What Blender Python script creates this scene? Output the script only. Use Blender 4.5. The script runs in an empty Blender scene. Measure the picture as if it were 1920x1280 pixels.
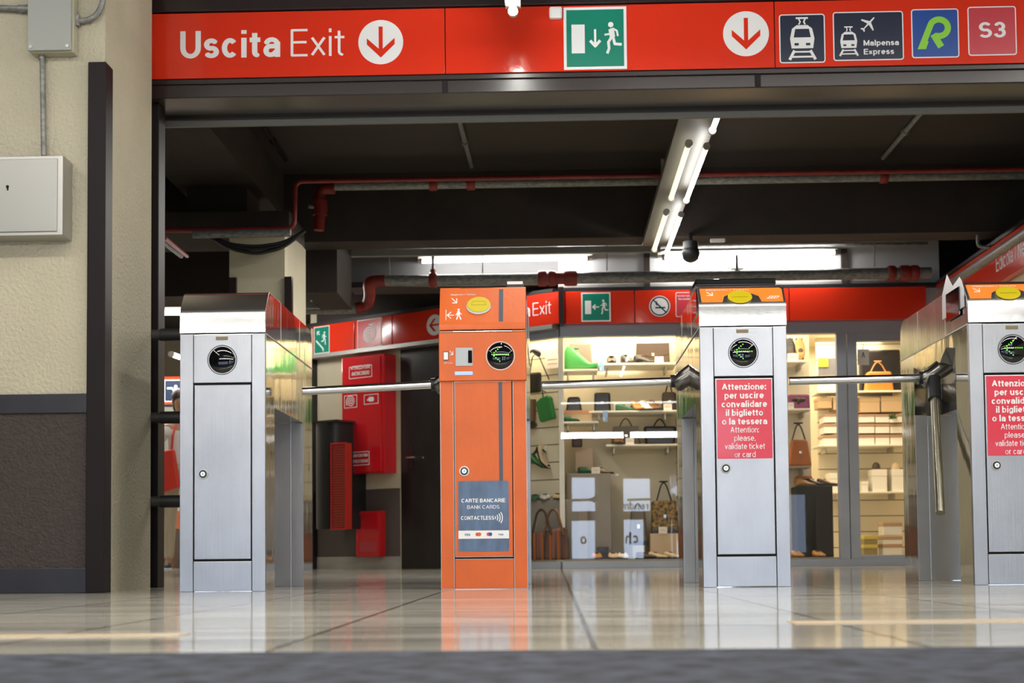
import bpy, bmesh, math, random
from mathutils import Vector, Matrix
random.seed(7)
PI = math.pi
S = bpy.context.scene
C = S.collection

# ------------------------------------------------------------------ camera
FOC = 2750.0; PITCH = .05; YAW = .02857; ROLL = .009408; SHY = 260.07
CAM = Vector((0, -5.0703, .122))
_f0 = Vector((-math.sin(YAW), math.cos(YAW), 0)); _r0 = Vector((math.cos(YAW), math.sin(YAW), 0)); _z = Vector((0, 0, 1))
FWD = _f0*math.cos(PITCH) + _z*math.sin(PITCH); _u0 = -_f0*math.sin(PITCH) + _z*math.cos(PITCH)
RGT = _r0*math.cos(ROLL) - _u0*math.sin(ROLL); UPV = _r0*math.sin(ROLL) + _u0*math.cos(ROLL)
cam = bpy.data.cameras.new('camera'); camo = bpy.data.objects.new('camera', cam); C.objects.link(camo)
B = -FWD
camo.matrix_world = Matrix(((RGT.x, UPV.x, B.x, CAM.x), (RGT.y, UPV.y, B.y, CAM.y), (RGT.z, UPV.z, B.z, CAM.z), (0, 0, 0, 1)))
cam.sensor_fit = 'HORIZONTAL'; cam.sensor_width = 36; cam.lens = FOC/1920*36; cam.shift_y = SHY/1920
cam.clip_start = .05; cam.clip_end = 100
cam.dof.use_dof = True; cam.dof.focus_distance = 5.25; cam.dof.aperture_fstop = 6.3
S.camera = camo

# ------------------------------------------------------------------ world, exposure
S.view_settings.view_transform = 'Standard'; S.view_settings.look = 'None'
S.view_settings.gamma = 1; S.view_settings.use_curve_mapping = False
S.view_settings.exposure = 0.0
w = bpy.data.worlds.new('world'); S.world = w; w.use_nodes = True
w.node_tree.nodes['Background'].inputs[0].default_value = (.9, .95, 1, 1)
w.node_tree.nodes['Background'].inputs[1].default_value = .02
S.cycles.max_bounces = 8; S.cycles.glossy_bounces = 5; S.cycles.transparent_max_bounces = 12
S.cycles.caustics_reflective = False; S.cycles.caustics_refractive = False
S.cycles.sample_clamp_indirect = 6
TUBE = 70.0; POSTER = 2.4

def area(name, loc, size, power, col=(1, 1, 1), rot=(0, 0, 0)):
    l = bpy.data.lights.new(name, 'AREA'); l.shape = 'RECTANGLE'; l.size = size[0]; l.size_y = size[1]
    l.energy = power; l.color = col
    o = bpy.data.objects.new(name, l); C.objects.link(o); o.location = loc; o.rotation_euler = rot
    return o
WARM = (1, .84, .58)
area('shop_ceiling_light', (1.2, 7.5, 2.06), (1.8, 1.2), 46, WARM)
area('shop_ceiling_light', (2.6, 8.2, 2.06), (.9, 1.6), 34, WARM)
area('shop_display_fill', (-.185, 7.04, 2.04), (1.0, .12), 14, WARM, (0, 0, -.63))  # this and the next two: fixtureless fill added to brighten the window displays
area('shop_display_fill', (.62, 6.80, 2.06), (1.0, .15), 18, WARM)
area('shop_display_fill', (2.2, 6.75, 2.06), (1.2, .12), 10, WARM)
area('concourse_light', (-1.3, -2.4, 2.55), (2.6, .25), 66, (1, .96, .86))
area('concourse_light', (1.6, -1.6, 2.55), (2.6, .25), 48, (1, .96, .88))
area('concourse_light', (.5, -5.6, 2.55), (5, .25), 60, (1, .97, .9))
area('passage_light', (-4.2, 9.4, 2.2), (1.5, .6), 55, (1, .97, .9))
area('lobby_fill', (-.6, 3.6, 2.25), (.15, 2.4), 46, (1, .97, .9))  # added fill for the dim shop front and lobby walls, no lamp hangs here

# ------------------------------------------------------------------ pixel -> place
def ray(px, py):
    return (RGT*(px-960) + UPV*(640+SHY-py) + FWD*FOC).normalized()
def at(px, py, Y):
    d = ray(px, py); return CAM + d*((Y-CAM.y)/d.y)
def atplane(px, py, P0, n):
    d = ray(px, py); return CAM + d*((P0-CAM).dot(n)/d.dot(n))

# ------------------------------------------------------------------ materials
MATS = {}
def mat(name, col=(.5, .5, .5), rough=.5, metal=0, emit=None, es=0, bump=0, bscale=(20, 20, 20), spec=.5, var=0, vscale=(3, 3, 3), col2=None, detail=4, alpha=1, trans=0, coat=0, ior=1.5, aniso=0):
    if name in MATS: return MATS[name]
    m = bpy.data.materials.new(name); m.use_nodes = True; MATS[name] = m
    nt = m.node_tree; b = nt.nodes['Principled BSDF']
    def sset(k, v):
        if k in b.inputs: b.inputs[k].default_value = v
    sset('Base Color', (*col, 1)); sset('Roughness', rough); sset('Metallic', metal); sset('IOR', ior)
    sset('Specular IOR Level', spec); sset('Alpha', alpha); sset('Transmission Weight', trans); sset('Coat Weight', coat)
    if coat: sset('Coat Roughness', .04)
    if emit: sset('Emission Color', (*emit, 1)); sset('Emission Strength', es)
    tc = nt.nodes.new('ShaderNodeTexCoord')
    def noise(sc, det):
        mp = nt.nodes.new('ShaderNodeMapping'); mp.inputs['Scale'].default_value = sc
        n = nt.nodes.new('ShaderNodeTexNoise'); n.inputs['Scale'].default_value = 1; n.inputs['Detail'].default_value = det
        nt.links.new(tc.outputs['Object'], mp.inputs[0]); nt.links.new(mp.outputs[0], n.inputs[0]); return n
    if var:
        n = noise(vscale, detail); r = nt.nodes.new('ShaderNodeValToRGB')
        c2 = col2 or tuple(x*(1-var) for x in col)
        r.color_ramp.elements[0].position = .35; r.color_ramp.elements[1].position = .65
        r.color_ramp.elements[0].color = (*c2, 1); r.color_ramp.elements[1].color = (*col, 1)
        nt.links.new(n.outputs['Fac'], r.inputs[0]); nt.links.new(r.outputs[0], b.inputs['Base Color'])
    if bump:
        n = noise(bscale, 3); bp = nt.nodes.new('ShaderNodeBump'); bp.inputs['Strength'].default_value = bump
        bp.inputs['Distance'].default_value = .01
        nt.links.new(n.outputs['Fac'], bp.inputs['Height']); nt.links.new(bp.outputs[0], b.inputs['Normal'])
    return m
steel = mat('brushed_steel', (.43, .435, .45), .36, 1, bump=.045, bscale=(260, 260, 3), var=.16, vscale=(5, 5, 3))
hoodst = mat('hood_steel', (.72, .72, .72), .26, 1, bump=.015, bscale=(3, 150, 150), var=.1, vscale=(6, 6, 30))
mirror = mat('polished_steel', (.72, .70, .66), .06, 1, bump=.10, bscale=(5, 7, 2.2))
gapm = mat('dark_gap', (.008, .008, .008), .8)
orange = mat('orange_vinyl', (.66, .125, .018), .36, spec=.35, bump=.08, bscale=(60, 60, 25), var=.12, vscale=(9, 9, 5))
stickor = mat('orange_sticker', (.84, .24, .03), .4)
yellow = mat('yellow_plastic', (.58, .46, .008), .35)
white = mat('white_print', (.80, .80, .80), .5)
redst = mat('red_sticker', (.62, .02, .05), .3, coat=.2)
bluest = mat('slate_blue_sticker', (.095, .155, .27), .35, var=.35, vscale=(30, 30, 8), bump=.1, bscale=(90, 90, 30))
navy = mat('navy_print', (.03, .04, .08), .5)
blackgl = mat('black_dome', (.004, .004, .005), .04, spec=.6)
led = mat('green_led', (.1, .8, .05), .4, emit=(.22, 1, .05), es=1.3)
chrome = mat('chrome', (.75, .75, .76), .12, 1)
blackm = mat('black_rubber', (.012, .012, .014), .45)
signred = mat('sign_red', (.70, .035, .012), .13, bump=.05, bscale=(70, 70, 70), coat=.3)
signgreen = mat('sign_green', (.0, .20, .13), .3)
signblue = mat('sign_blue', (.008, .06, .30), .3)
signnavy = mat('sign_navy', (.018, .025, .05), .25)
signrose = mat('sign_rose', (.55, .05, .07), .25)
limeg = mat('lime_print', (.24, .60, .03), .4)
brownmetal = mat('dark_brown_metal', (.022, .014, .014), .24, spec=.6, bump=.03, bscale=(3, 3, 3))
brownpaint = mat('dark_brown_paint', (.014, .010, .011), .5, spec=.15, bump=.03, bscale=(3, 3, 3))
soffitm = mat('soffit_metal', (.085, .072, .062), .22, .6, bump=.1, bscale=(3, 3, 3))
plaster = mat('cream_plaster', (.56, .51, .38), .85, bump=.9, bscale=(75, 75, 75), var=.14, vscale=(2, 2, 2))
plaster2 = mat('cream_smooth_plaster', (.58, .53, .38), .8, bump=.15, bscale=(40, 40, 40), var=.08)
dado = mat('brown_plaster', (.052, .038, .034), .8, bump=.8, bscale=(90, 90, 90), var=.2, vscale=(40, 40, 40))
dado2 = mat('brown_paint', (.10, .078, .068), .7, var=.1)
trimm = mat('dark_trim', (.020, .018, .024), .35, var=.3, vscale=(10, 10, 4))
greym = mat('grey_enamel', (.34, .35, .325), .5)
alu = mat('satin_aluminium', (.46, .45, .42), .4, .7)
galv = mat('galvanised_pipe', (.28, .28, .265), .5, .3, var=.45, vscale=(30, 60, 60), detail=6)
redpipe = mat('red_pipe', (.26, .02, .015), .45, var=.3, vscale=(20, 20, 20))
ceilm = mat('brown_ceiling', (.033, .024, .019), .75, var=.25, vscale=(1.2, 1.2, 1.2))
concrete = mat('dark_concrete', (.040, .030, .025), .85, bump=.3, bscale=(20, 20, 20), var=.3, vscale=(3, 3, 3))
whitew = mat('white_wall', (.62, .63, .66), .7, var=.06)
frameal = mat('blue_grey_frame', (.34, .37, .43), .4, .1, var=.1, vscale=(2, 2, 4))
cream = mat('shop_cream', (.82, .74, .56), .6)
slat = mat('slat_groove', (.30, .26, .18), .7)
shelfm = mat('shelf_white', (.86, .82, .70), .4)
greyb = mat('shop_grey', (.35, .31, .26), .6)
tube = mat('fluorescent_glass', (1, 1, 1), .3, emit=(1, .98, .93), es=TUBE)
tubeb = mat('batten_tube_glass', (1, 1, 1), .3, emit=(1, .98, .93), es=20)
tubey = mat('fluorescent_glass_yellow', (.25, .24, .15), .3, emit=(1, .93, .55), es=1.5)
fixm = mat('lamp_housing', (.5, .48, .42), .4)
doorm = mat('dark_door', (.022, .018, .018), .28, var=.4, vscale=(6, 6, 3), bump=.05, bscale=(6, 6, 6))
firered = mat('fire_red', (.62, .012, .02), .16, coat=.3, bump=.03, bscale=(6, 6, 6))
skirt = mat('stone_skirting', (.42, .40, .35), .35, var=.2, vscale=(3, 3, 12))
leafm = mat('leaf_green', (.03, .13, .01), .6)
skin = mat('skin', (.42, .24, .15), .55)
hairm = mat('brown_hair', (.03, .015, .01), .6)

# floors
def floor_mat():
    m = bpy.data.materials.new('marble_floor'); m.use_nodes = True; nt = m.node_tree; b = nt.nodes['Principled BSDF']
    tc = nt.nodes.new('ShaderNodeTexCoord'); L = nt.links.new
    mp = nt.nodes.new('ShaderNodeMapping'); mp.inputs['Location'].default_value = (-.05, .1, 0)
    L(tc.outputs['Object'], mp.inputs[0])
    br = nt.nodes.new('ShaderNodeTexBrick'); br.offset = .0; br.inputs['Scale'].default_value = 1
    br.inputs['Brick Width'].default_value = .42; br.inputs['Row Height'].default_value = .84; br.inputs['Mortar Size'].default_value = .0045
    br.inputs['Color1'].default_value = (.74, .71, .62, 1); br.inputs['Color2'].default_value = (.66, .63, .55, 1); br.inputs['Mortar'].default_value = (.16, .14, .10, 1)
    L(mp.outputs[0], br.inputs[0])
    mp2 = nt.nodes.new('ShaderNodeMapping'); mp2.inputs['Scale'].default_value = (.7, 5, 1); mp2.inputs['Rotation'].default_value = (0, 0, .12); L(tc.outputs['Object'], mp2.inputs[0])
    n = nt.nodes.new('ShaderNodeTexNoise'); n.inputs['Scale'].default_value = 1.3; n.inputs['Detail'].default_value = 8; n.inputs['Distortion'].default_value = 1.2; L(mp2.outputs[0], n.inputs[0])
    r = nt.nodes.new('ShaderNodeValToRGB'); r.color_ramp.elements[0].color = (.46, .46, .46, 1); r.color_ramp.elements[1].color = (1, 1, 1, 1)
    r.color_ramp.elements[0].position = .36; r.color_ramp.elements[1].position = .6; L(n.outputs['Fac'], r.inputs[0])
    mx = nt.nodes.new('ShaderNodeMix'); mx.data_type = 'RGBA'; mx.blend_type = 'MULTIPLY'; mx.inputs[0].default_value = .8
    L(br.outputs[0], mx.inputs[6]); L(r.outputs[0], mx.inputs[7]); L(mx.outputs[2], b.inputs['Base Color'])
    b.inputs['Roughness'].default_value = .10; b.inputs['Specular IOR Level'].default_value = .5
    mp3 = nt.nodes.new('ShaderNodeMapping'); mp3.inputs['Scale'].default_value = (3, 9, 1); L(tc.outputs['Object'], mp3.inputs[0])
    n2 = nt.nodes.new('ShaderNodeTexNoise'); n2.inputs['Scale'].default_value = 2; L(mp3.outputs[0], n2.inputs[0])
    bp = nt.nodes.new('ShaderNodeBump'); bp.inputs['Strength'].default_value = .02; bp.inputs['Distance'].default_value = .01
    L(n2.outputs['Fac'], bp.inputs['Height']); L(bp.outputs[0], b.inputs['Normal'])
    return m
marble = floor_mat()
granite = mat('dark_granite', (.085, .095, .13), .75, spec=.2, var=.6, vscale=(24, 24, 24), col2=(.028, .03, .036), bump=.2, bscale=(60, 60, 60))
ochre = mat('ochre_paint', (.60, .40, .20), .4, var=1, col2=(.60, .54, .44), vscale=(2.5, 8, 1))
def glass_mat():
    m = bpy.data.materials.new('window_glass'); m.use_nodes = True; nt = m.node_tree; nt.nodes.clear()
    o = nt.nodes.new('ShaderNodeOutputMaterial'); t = nt.nodes.new('ShaderNodeBsdfTransparent'); g = nt.nodes.new('ShaderNodeBsdfGlossy')
    g.inputs['Roughness'].default_value = .0; fr = nt.nodes.new('ShaderNodeFresnel'); fr.inputs[0].default_value = 1.75
    ge = nt.nodes.new('ShaderNodeNewGeometry'); ml = nt.nodes.new('ShaderNodeMath'); ml.operation = 'SUBTRACT'; ml.use_clamp = True; nt.links.new(fr.outputs[0], ml.inputs[0]); nt.links.new(ge.outputs['Backfacing'], ml.inputs[1])
    mx = nt.nodes.new('ShaderNodeMixShader'); nt.links.new(ml.outputs[0], mx.inputs[0]); nt.links.new(t.outputs[0], mx.inputs[1]); nt.links.new(g.outputs[0], mx.inputs[2]); nt.links.new(mx.outputs[0], o.inputs[0])
    return m
glassm = glass_mat()

# ------------------------------------------------------------------ builders
def obj(name, bm, m, parent=None, smooth=False, bevel=0, loc=None, seg=2):
    me = bpy.data.meshes.new(name)
    bmesh.ops.recalc_face_normals(bm, faces=bm.faces)
    bm.to_mesh(me); bm.free(); me.materials.append(m)
    if smooth:
        for p in me.polygons: p.use_smooth = True
    o = bpy.data.objects.new(name, me); C.objects.link(o)
    if parent: o.parent = parent
    if loc is not None: o.location = loc
    if bevel:
        md = o.modifiers.new('bevel', 'BEVEL'); md.width = bevel; md.segments = seg; md.limit_method = 'ANGLE'; md.angle_limit = .6
    elif smooth:
        md = o.modifiers.new('edge', 'EDGE_SPLIT'); md.split_angle = .7
    return o
def tag(o, label=None, cat=None, group=None, kind=None):
    if label: o['label'] = label
    if cat: o['category'] = cat
    if group: o['group'] = group
    if kind: o['kind'] = kind
    return o
def thing(name, label, cat, loc=(0, 0, 0), rz=0, group=None):
    o = bpy.data.objects.new(name, None); C.objects.link(o); o.location = loc; o.rotation_euler = (0, 0, rz); o.empty_display_size = .05
    return tag(o, label, cat, group)
def struct(name, bm, m, **k):
    o = obj(name, bm, m, **k); o['kind'] = 'structure'; return o
def nb(): return bmesh.new()
def box(bm, x0, x1, y0, y1, z0, z1, M=None):
    vs = [bm.verts.new(Vector(p) if M is None else M @ Vector(p)) for p in ((x0, y0, z0), (x1, y0, z0), (x1, y1, z0), (x0, y1, z0), (x0, y0, z1), (x1, y0, z1), (x1, y1, z1), (x0, y1, z1))]
    for f in ((0, 1, 2, 3), (4, 5, 6, 7), (0, 1, 5, 4), (1, 2, 6, 5), (2, 3, 7, 6), (3, 0, 4, 7)): bm.faces.new([vs[i] for i in f])
    return bm
def bx(*a): return box(nb(), *a)
def prism(bm, pts, M, t):          # pts in (u,v); M maps (u,v,w) -> local; extruded w = 0..t
    a = [bm.verts.new(M @ Vector((u, v, 0))) for u, v in pts]; b = [bm.verts.new(M @ Vector((u, v, t))) for u, v in pts]
    n = len(pts); bm.faces.new(a); bm.faces.new(b[::-1])
    for i in range(n): bm.faces.new((a[i], a[(i+1) % n], b[(i+1) % n], b[i]))
    return bm
def front(x=0, y=0, z=0, rx=0):             # (u,v,w): u -> x, v -> z, w -> -y (towards the viewer)
    return Matrix.Translation((x, y, z)) @ Matrix.Rotation(rx, 4, 'X') @ Matrix(((1, 0, 0, 0), (0, 0, -1, 0), (0, 1, 0, 0), (0, 0, 0, 1)))
def side():                                  # (u,v,w): u -> y, v -> z, w -> x
    return Matrix(((0, 0, 1, 0), (1, 0, 0, 0), (0, 1, 0, 0), (0, 0, 0, 1)))
def circ(r, cx=0, cy=0, n=32, ry=None, a0=0, a1=2*PI):
    ry = ry or r
    return [(cx+r*math.cos(a0+(a1-a0)*i/n), cy+ry*math.sin(a0+(a1-a0)*i/n)) for i in range(n)]
def rrect(x0, x1, y0, y1, r, n=5):
    p = []
    for cx, cy, a in ((x1-r, y0+r, -PI/2), (x1-r, y1-r, 0), (x0+r, y1-r, PI/2), (x0+r, y0+r, PI)):
        for i in range(n+1): p.append((cx+r*math.cos(a+PI/2*i/n), cy+r*math.sin(a+PI/2*i/n)))
    return p
LAY = [0]
def stroke(bm, pts, wd, M, t):
    t0 = t
    for (a, b) in zip(pts, pts[1:]):
        a = Vector(a); b = Vector(b); d = (b-a)
        if d.length < 1e-6: continue
        d.normalize(); n = Vector((-d.y, d.x))*wd/2; a2 = a; b2 = b
        LAY[0] = (LAY[0]+1) % 23; t = t0+LAY[0]*1.3e-5; prism(bm, [tuple(a2-n), tuple(b2-n), tuple(b2+n), tuple(a2+n)], M, t)
    for p in pts[1:-1]: LAY[0] = (LAY[0]+1) % 23; prism(bm, circ(wd/2, p[0], p[1], 10), M, t0+LAY[0]*1.3e-5)
def ring2(bm, r0, r1, M, t, cx=0, cy=0, n=32):
    o = circ(r1, cx, cy, n); i = circ(r0, cx, cy, n)
    for k in range(n):
        j = (k+1) % n; prism(bm, [o[k], o[j], i[j], i[k]], M, t)
def tubep(bm, pts, r, n=10, cap=True):
    pts = [Vector(p) for p in pts]; rings = []; up = None
    for i, p in enumerate(pts):
        d = (pts[min(i+1, len(pts)-1)]-pts[max(i-1, 0)]).normalized()
        if up is None: up = d.orthogonal().normalized()
        up = (up - d*up.dot(d)); up = up.normalized() if up.length > 1e-5 else d.orthogonal().normalized()
        s = d.cross(up); rr = r[i] if isinstance(r, (list, tuple)) else r
        rings.append([bm.verts.new(p+(up*math.cos(2*PI*k/n)+s*math.sin(2*PI*k/n))*rr) for k in range(n)])
    for a, b in zip(rings, rings[1:]):
        for k in range(n): bm.faces.new((a[k], a[(k+1) % n], b[(k+1) % n], b[k]))
    if cap: bm.faces.new(rings[0][::-1]); bm.faces.new(rings[-1])
    return bm
def tb(pts, r, n=10): return tubep(nb(), pts, r, n)
def ell(bm, c, r, nu=20, nv=12):
    rings = []
    for j in range(1, nv):
        t = PI*j/nv; rings.append([bm.verts.new((c[0]+r[0]*math.sin(t)*math.cos(2*PI*i/nu), c[1]+r[1]*math.sin(t)*math.sin(2*PI*i/nu), c[2]+r[2]*math.cos(t))) for i in range(nu)])
    a = bm.verts.new((c[0], c[1], c[2]+r[2])); b = bm.verts.new((c[0], c[1], c[2]-r[2]))
    for x, y in zip(rings, rings[1:]):
        for k in range(nu): bm.faces.new((x[k], x[(k+1) % nu], y[(k+1) % nu], y[k]))
    for k in range(nu): bm.faces.new((a, rings[0][k], rings[0][(k+1) % nu])); bm.faces.new((b, rings[-1][(k+1) % nu], rings[-1][k]))
    return bm
def bend(pts, r=.05, n=5):
    pts = [Vector(p) for p in pts]; o = [pts[0]]
    for a, b, c in zip(pts, pts[1:], pts[2:]):
        p = b+(a-b).normalized()*r; q = b+(c-b).normalized()*r
        for i in range(n+1):
            t = i/n; o.append(p*(1-t)**2+b*2*t*(1-t)+q*t*t)
    return o+[pts[-1]]
def _arc(cx, cy, rx, ry, a0, a1, n=14):
    return [(cx+rx*math.cos(math.radians(a0+(a1-a0)*k/n)), cy+ry*math.sin(math.radians(a0+(a1-a0)*k/n))) for k in range(n+1)]
_E = _arc(.5, .5, .5, .5, 0, 360, 24); _A = 9; _D = -9      # _A ascender, _D descender height
_Sc = _arc(.5, .74, .46, .26, 30, 255)+_arc(.5, .26, .5, .26, 75, -150)
GLYPH = {
 'a': (.50, [[(1, .70), (1, 0)], _arc(.5, .68, .48, .32, 165, 0), [(1, .57)]+_arc(.36, .28, .36, .28, 90, 270)+[(.62, .02), (1, .28)]]),
 'b': (.53, [[(0, _A), (0, 0)], _E]), 'c': (.49, [_arc(.5, .5, .5, .5, 42, 318)]), 'd': (.53, [[(1, _A), (1, 0)], _E]),
 'e': (.52, [_arc(.5, .5, .5, .5, 0, 318, 20), [(0, .5), (1, .5)]]), 'f': (.30, [[(.4, 0), (.4, 1.1)]+_arc(.95, 1.1, .55, .22, 180, 95), [(0, 1), (1, 1)]]),
 'g': (.53, [_E, [(1, 1), (1, 0)]+_arc(.5, -.08, .5, .28, 0, -155)]), 'h': (.50, [[(0, _A), (0, 0)], _arc(.5, .6, .5, .4, 180, 0)+[(1, 0)]]),
 'i': (0, [[(.5, 1), (.5, 0)], [(.5, 7), (.5, _A)]]), 'k': (.47, [[(0, _A), (0, 0)], [(0, .32), (.9, 1)], [(.35, .58), (1, 0)]]), 'l': (0, [[(.5, _A), (.5, 0)]]),
 'm': (.80, [[(0, 1), (0, 0)], _arc(.25, .65, .25, .35, 180, 0)+[(.5, 0)], _arc(.75, .65, .25, .35, 180, 0)+[(1, 0)]]),
 'n': (.50, [[(0, 1), (0, 0)], _arc(.5, .6, .5, .4, 180, 0)+[(1, 0)]]), 'o': (.54, [_E]), 'p': (.53, [[(0, 1), (0, _D)], _E]),
 'r': (.31, [[(0, 1), (0, 0)], _arc(.95, .45, .95, .55, 180, 95)]), 's': (.46, [_Sc]),
 't': (.32, [[(.42, 1.30), (.42, .2)]+_arc(.9, .2, .48, .2, 180, 265), [(0, 1), (.95, 1)]]), 'u': (.50, [[(0, 1)]+_arc(.5, .4, .5, .4, 180, 360), [(1, 1), (1, 0)]]),
 'v': (.49, [[(0, 1), (.5, 0), (1, 1)]]), 'x': (.48, [[(0, 1), (1, 0)], [(0, 0), (1, 1)]]), 'y': (.49, [[(0, 1), (.5, 0)], [(1, 1), (.4, -.3), (.1, -.34)]]), 'z': (.46, [[(0, 1), (1, 1), (0, 0), (1, 0)]]),
 'w': (.7, [[(0, 1), (.25, 0), (.5, 1), (.75, 0), (1, 1)]]),
 'A': (.70, [[(0, 0), (.5, 1), (1, 0)], [(.2, .34), (.8, .34)]]), 'B': (.60, [[(0, 0), (0, 1)]+_arc(.58, .76, .36, .24, 90, -90)+[(0, .52)], _arc(.58, .26, .42, .26, 90, -90)+[(0, 0)]]),
 'C': (.68, [_arc(.5, .5, .5, .5, 42, 318)]), 'D': (.66, [[(0, 0), (0, 1)]+_arc(.42, .5, .58, .5, 90, -90)+[(0, 0)]]), 'E': (.54, [[(1, 1), (0, 1), (0, 0), (1, 0)], [(0, .52), (.93, .52)]]),
 'I': (0, [[(.5, 0), (.5, 1)]]), 'K': (.64, [[(0, 0), (0, 1)], [(1, 1), (0, .32)], [(.3, .55), (1, 0)]]), 'L': (.50, [[(0, 1), (0, 0), (1, 0)]]), 'M': (.76, [[(0, 0), (0, 1), (.5, .05), (1, 1), (1, 0)]]),
 'N': (.64, [[(0, 0), (0, 1), (1, 0), (1, 1)]]), 'O': (.72, [_E]), 'P': (.58, [[(0, 0), (0, 1)]+_arc(.6, .74, .4, .26, 90, -90)+[(0, .48)]]), 'Q': (.72, [_E, [(.6, .25), (1, -.05)]]),
 'R': (.62, [[(0, 0), (0, 1)]+_arc(.6, .75, .38, .25, 90, -90)+[(0, .5)], [(.55, .5), (.95, .2), (1, 0)]]), 'S': (.60, [_Sc]), 'T': (.60, [[(0, 1), (1, 1)], [(.5, 1), (.5, 0)]]),
 'U': (.62, [[(0, 1)]+_arc(.5, .36, .5, .36, 180, 360)+[(1, 1)]]), 'V': (.64, [[(0, 1), (.5, 0), (1, 1)]]), 'Z': (.60, [[(0, 1), (1, 1), (0, 0), (1, 0)]]),
 '3': (.55, [_arc(.48, .75, .44, .25, 160, -80)+[(.4, .52)], [(.4, .52)]+_arc(.48, .27, .5, .27, 80, -165)]),
 ':': (0, [[(.5, 0), (.5, .13)], [(.5, .87), (.5, 1)]]), ',': (0, [[(.5, .1), (.5, -.12)]]), '/': (.3, [[(0, 0), (1, 1)]])}
def text(name, s, h, M, m, parent, width=None, bold=0, t=.0008, align='CENTER', sp=1.0):
    w = .165 if bold > .005 else (.105 if bold >= 0 else .085); bm = bmesh.new(); x = 0; XH = .72; parts = []
    for ch in s:
        if ch == ' ': x += .26; continue
        W, st = GLYPH[ch]; up = ch.isupper() or ch.isdigit() or ch == '/'; W = W if W else w
        W = max(W+(.02 if w > .12 else 0), w); parts.append((x, W, st, up)); x += W+(.10 if w < .12 else .085)
    tot = x-.09; kx = (width/tot) if width else h
    ox = {'CENTER': -tot*kx/2, 'LEFT': 0, 'RIGHT': -tot*kx}[align]
    T = M @ Matrix.Translation((ox, 0, 0)) @ Matrix.Diagonal((kx, h, 1, 1)); i = 0
    for x0, W, st, up in parts:
        for poly in st:
            P = []
            for u, v in poly:
                X = x0+w/2+u*(W-w)
                if v == _A: Y = 1
                elif v == _D: Y = -.24
                elif v == 7: Y = .865+w/2
                elif up: Y = w/2+v*(1-w)
                else: Y = w/2+v*(XH-w)
                P.append((X, Y))
            def ext(a, b):      # square ends for straight stems
                if abs(a[0]-b[0]) < 1e-6 and abs(a[1]-b[1]) > 1e-6 and a[1] not in (1.0, -.24): return (a[0], a[1]+math.copysign(w/2, a[1]-b[1]))
                if abs(a[1]-b[1]) < 1e-6: return (a[0]+math.copysign(w/2, a[0]-b[0]), a[1])
                return a
            if math.dist(P[0], P[-1]) > 1e-4: P[0], P[-1] = ext(P[0], P[1]), ext(P[-1], P[-2])
            i += 1; stroke(bm, P, w, T, t*(1+.0*i))
    return obj(name, bm, m, parent)
def flat(name, polys, M, m, parent, t=.001):
    bm = nb()
    for p in polys: prism(bm, p, M, t)
    return obj(name, bm, m, parent)

# ------------------------------------------------------------------ building shell
YS = .72                                   # face of the overhead sign boards
FAC = 6.53                                 # shop front
Cc = at(1055, 1067, FAC); Cc.z = 0
Ll = at(588, 1067, 8.16); Ll.z = 0
AD = (Cc-Ll).normalized(); AN = Vector((AD.y, -AD.x, 0)); AROT = math.atan2(AD.y, AD.x)
if AN.y > 0: AN = -AN
def aw(px, py, off=0):                     # pixel -> (u, z) along the angled wall, off = distance towards the viewer
    P = atplane(px, py, Ll+AN*off, AN); return ((P-Ll).dot(AD), P.z)
ALEN = (Cc-Ll).length
WL0 = at(166, 900, 0).x; WL1 = at(200, 900, 0).x; PX1 = at(266, 900, .75).x
RW = 3.06
Yg = CAM.y + .122*FOC/(1216-1036)          # edge of the dark granite strip

struct('floor', bx(-9, 7, Yg, 16, -.06, 0), marble)
struct('floor_granite', bx(-9, 7, -12, Yg, -.06, 0), granite)
o = struct('floor_stripe', bx(.40, 6, Yg+.60, Yg+.70, .0, .0012), ochre)
o = struct('floor_stripe', bx(-3.2, -.58, Yg+.38, Yg+.46, .0, .0012), ochre)
# ceilings
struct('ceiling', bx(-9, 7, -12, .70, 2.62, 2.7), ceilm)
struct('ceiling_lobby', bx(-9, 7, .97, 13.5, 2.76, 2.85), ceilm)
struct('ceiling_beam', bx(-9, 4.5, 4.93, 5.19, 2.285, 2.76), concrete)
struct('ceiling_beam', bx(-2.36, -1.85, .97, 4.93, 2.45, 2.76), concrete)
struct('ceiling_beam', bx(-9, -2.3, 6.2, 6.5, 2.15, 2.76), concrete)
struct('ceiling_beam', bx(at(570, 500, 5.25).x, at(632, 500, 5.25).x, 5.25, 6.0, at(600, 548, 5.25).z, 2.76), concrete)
# walls around
struct('wall_left', bx(-9, WL1-.012, .0, .6, 0, 2.62), plaster)
struct('wall_left_lobby', bx(-9, -6, .6, 13.5, 0, 2.76), plaster2)
struct('wall_back', bx(-9, Ll.x, 12.6, 12.8, 0, 2.76), plaster2)
struct('wall_right', bx(RW, RW+.2, .97, 6.48, 0, 2.2), plaster2)
struct('wall_right_upper', bx(4.5, 4.7, .97, 6.48, 0, 2.76), concrete)
struct('wall_right_front', bx(4.8, 5, -12, .9, 0, 2.62), plaster2)
struct('wall_front', bx(-9, 5, -12.2, -12, 0, 2.62), concrete)
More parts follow.
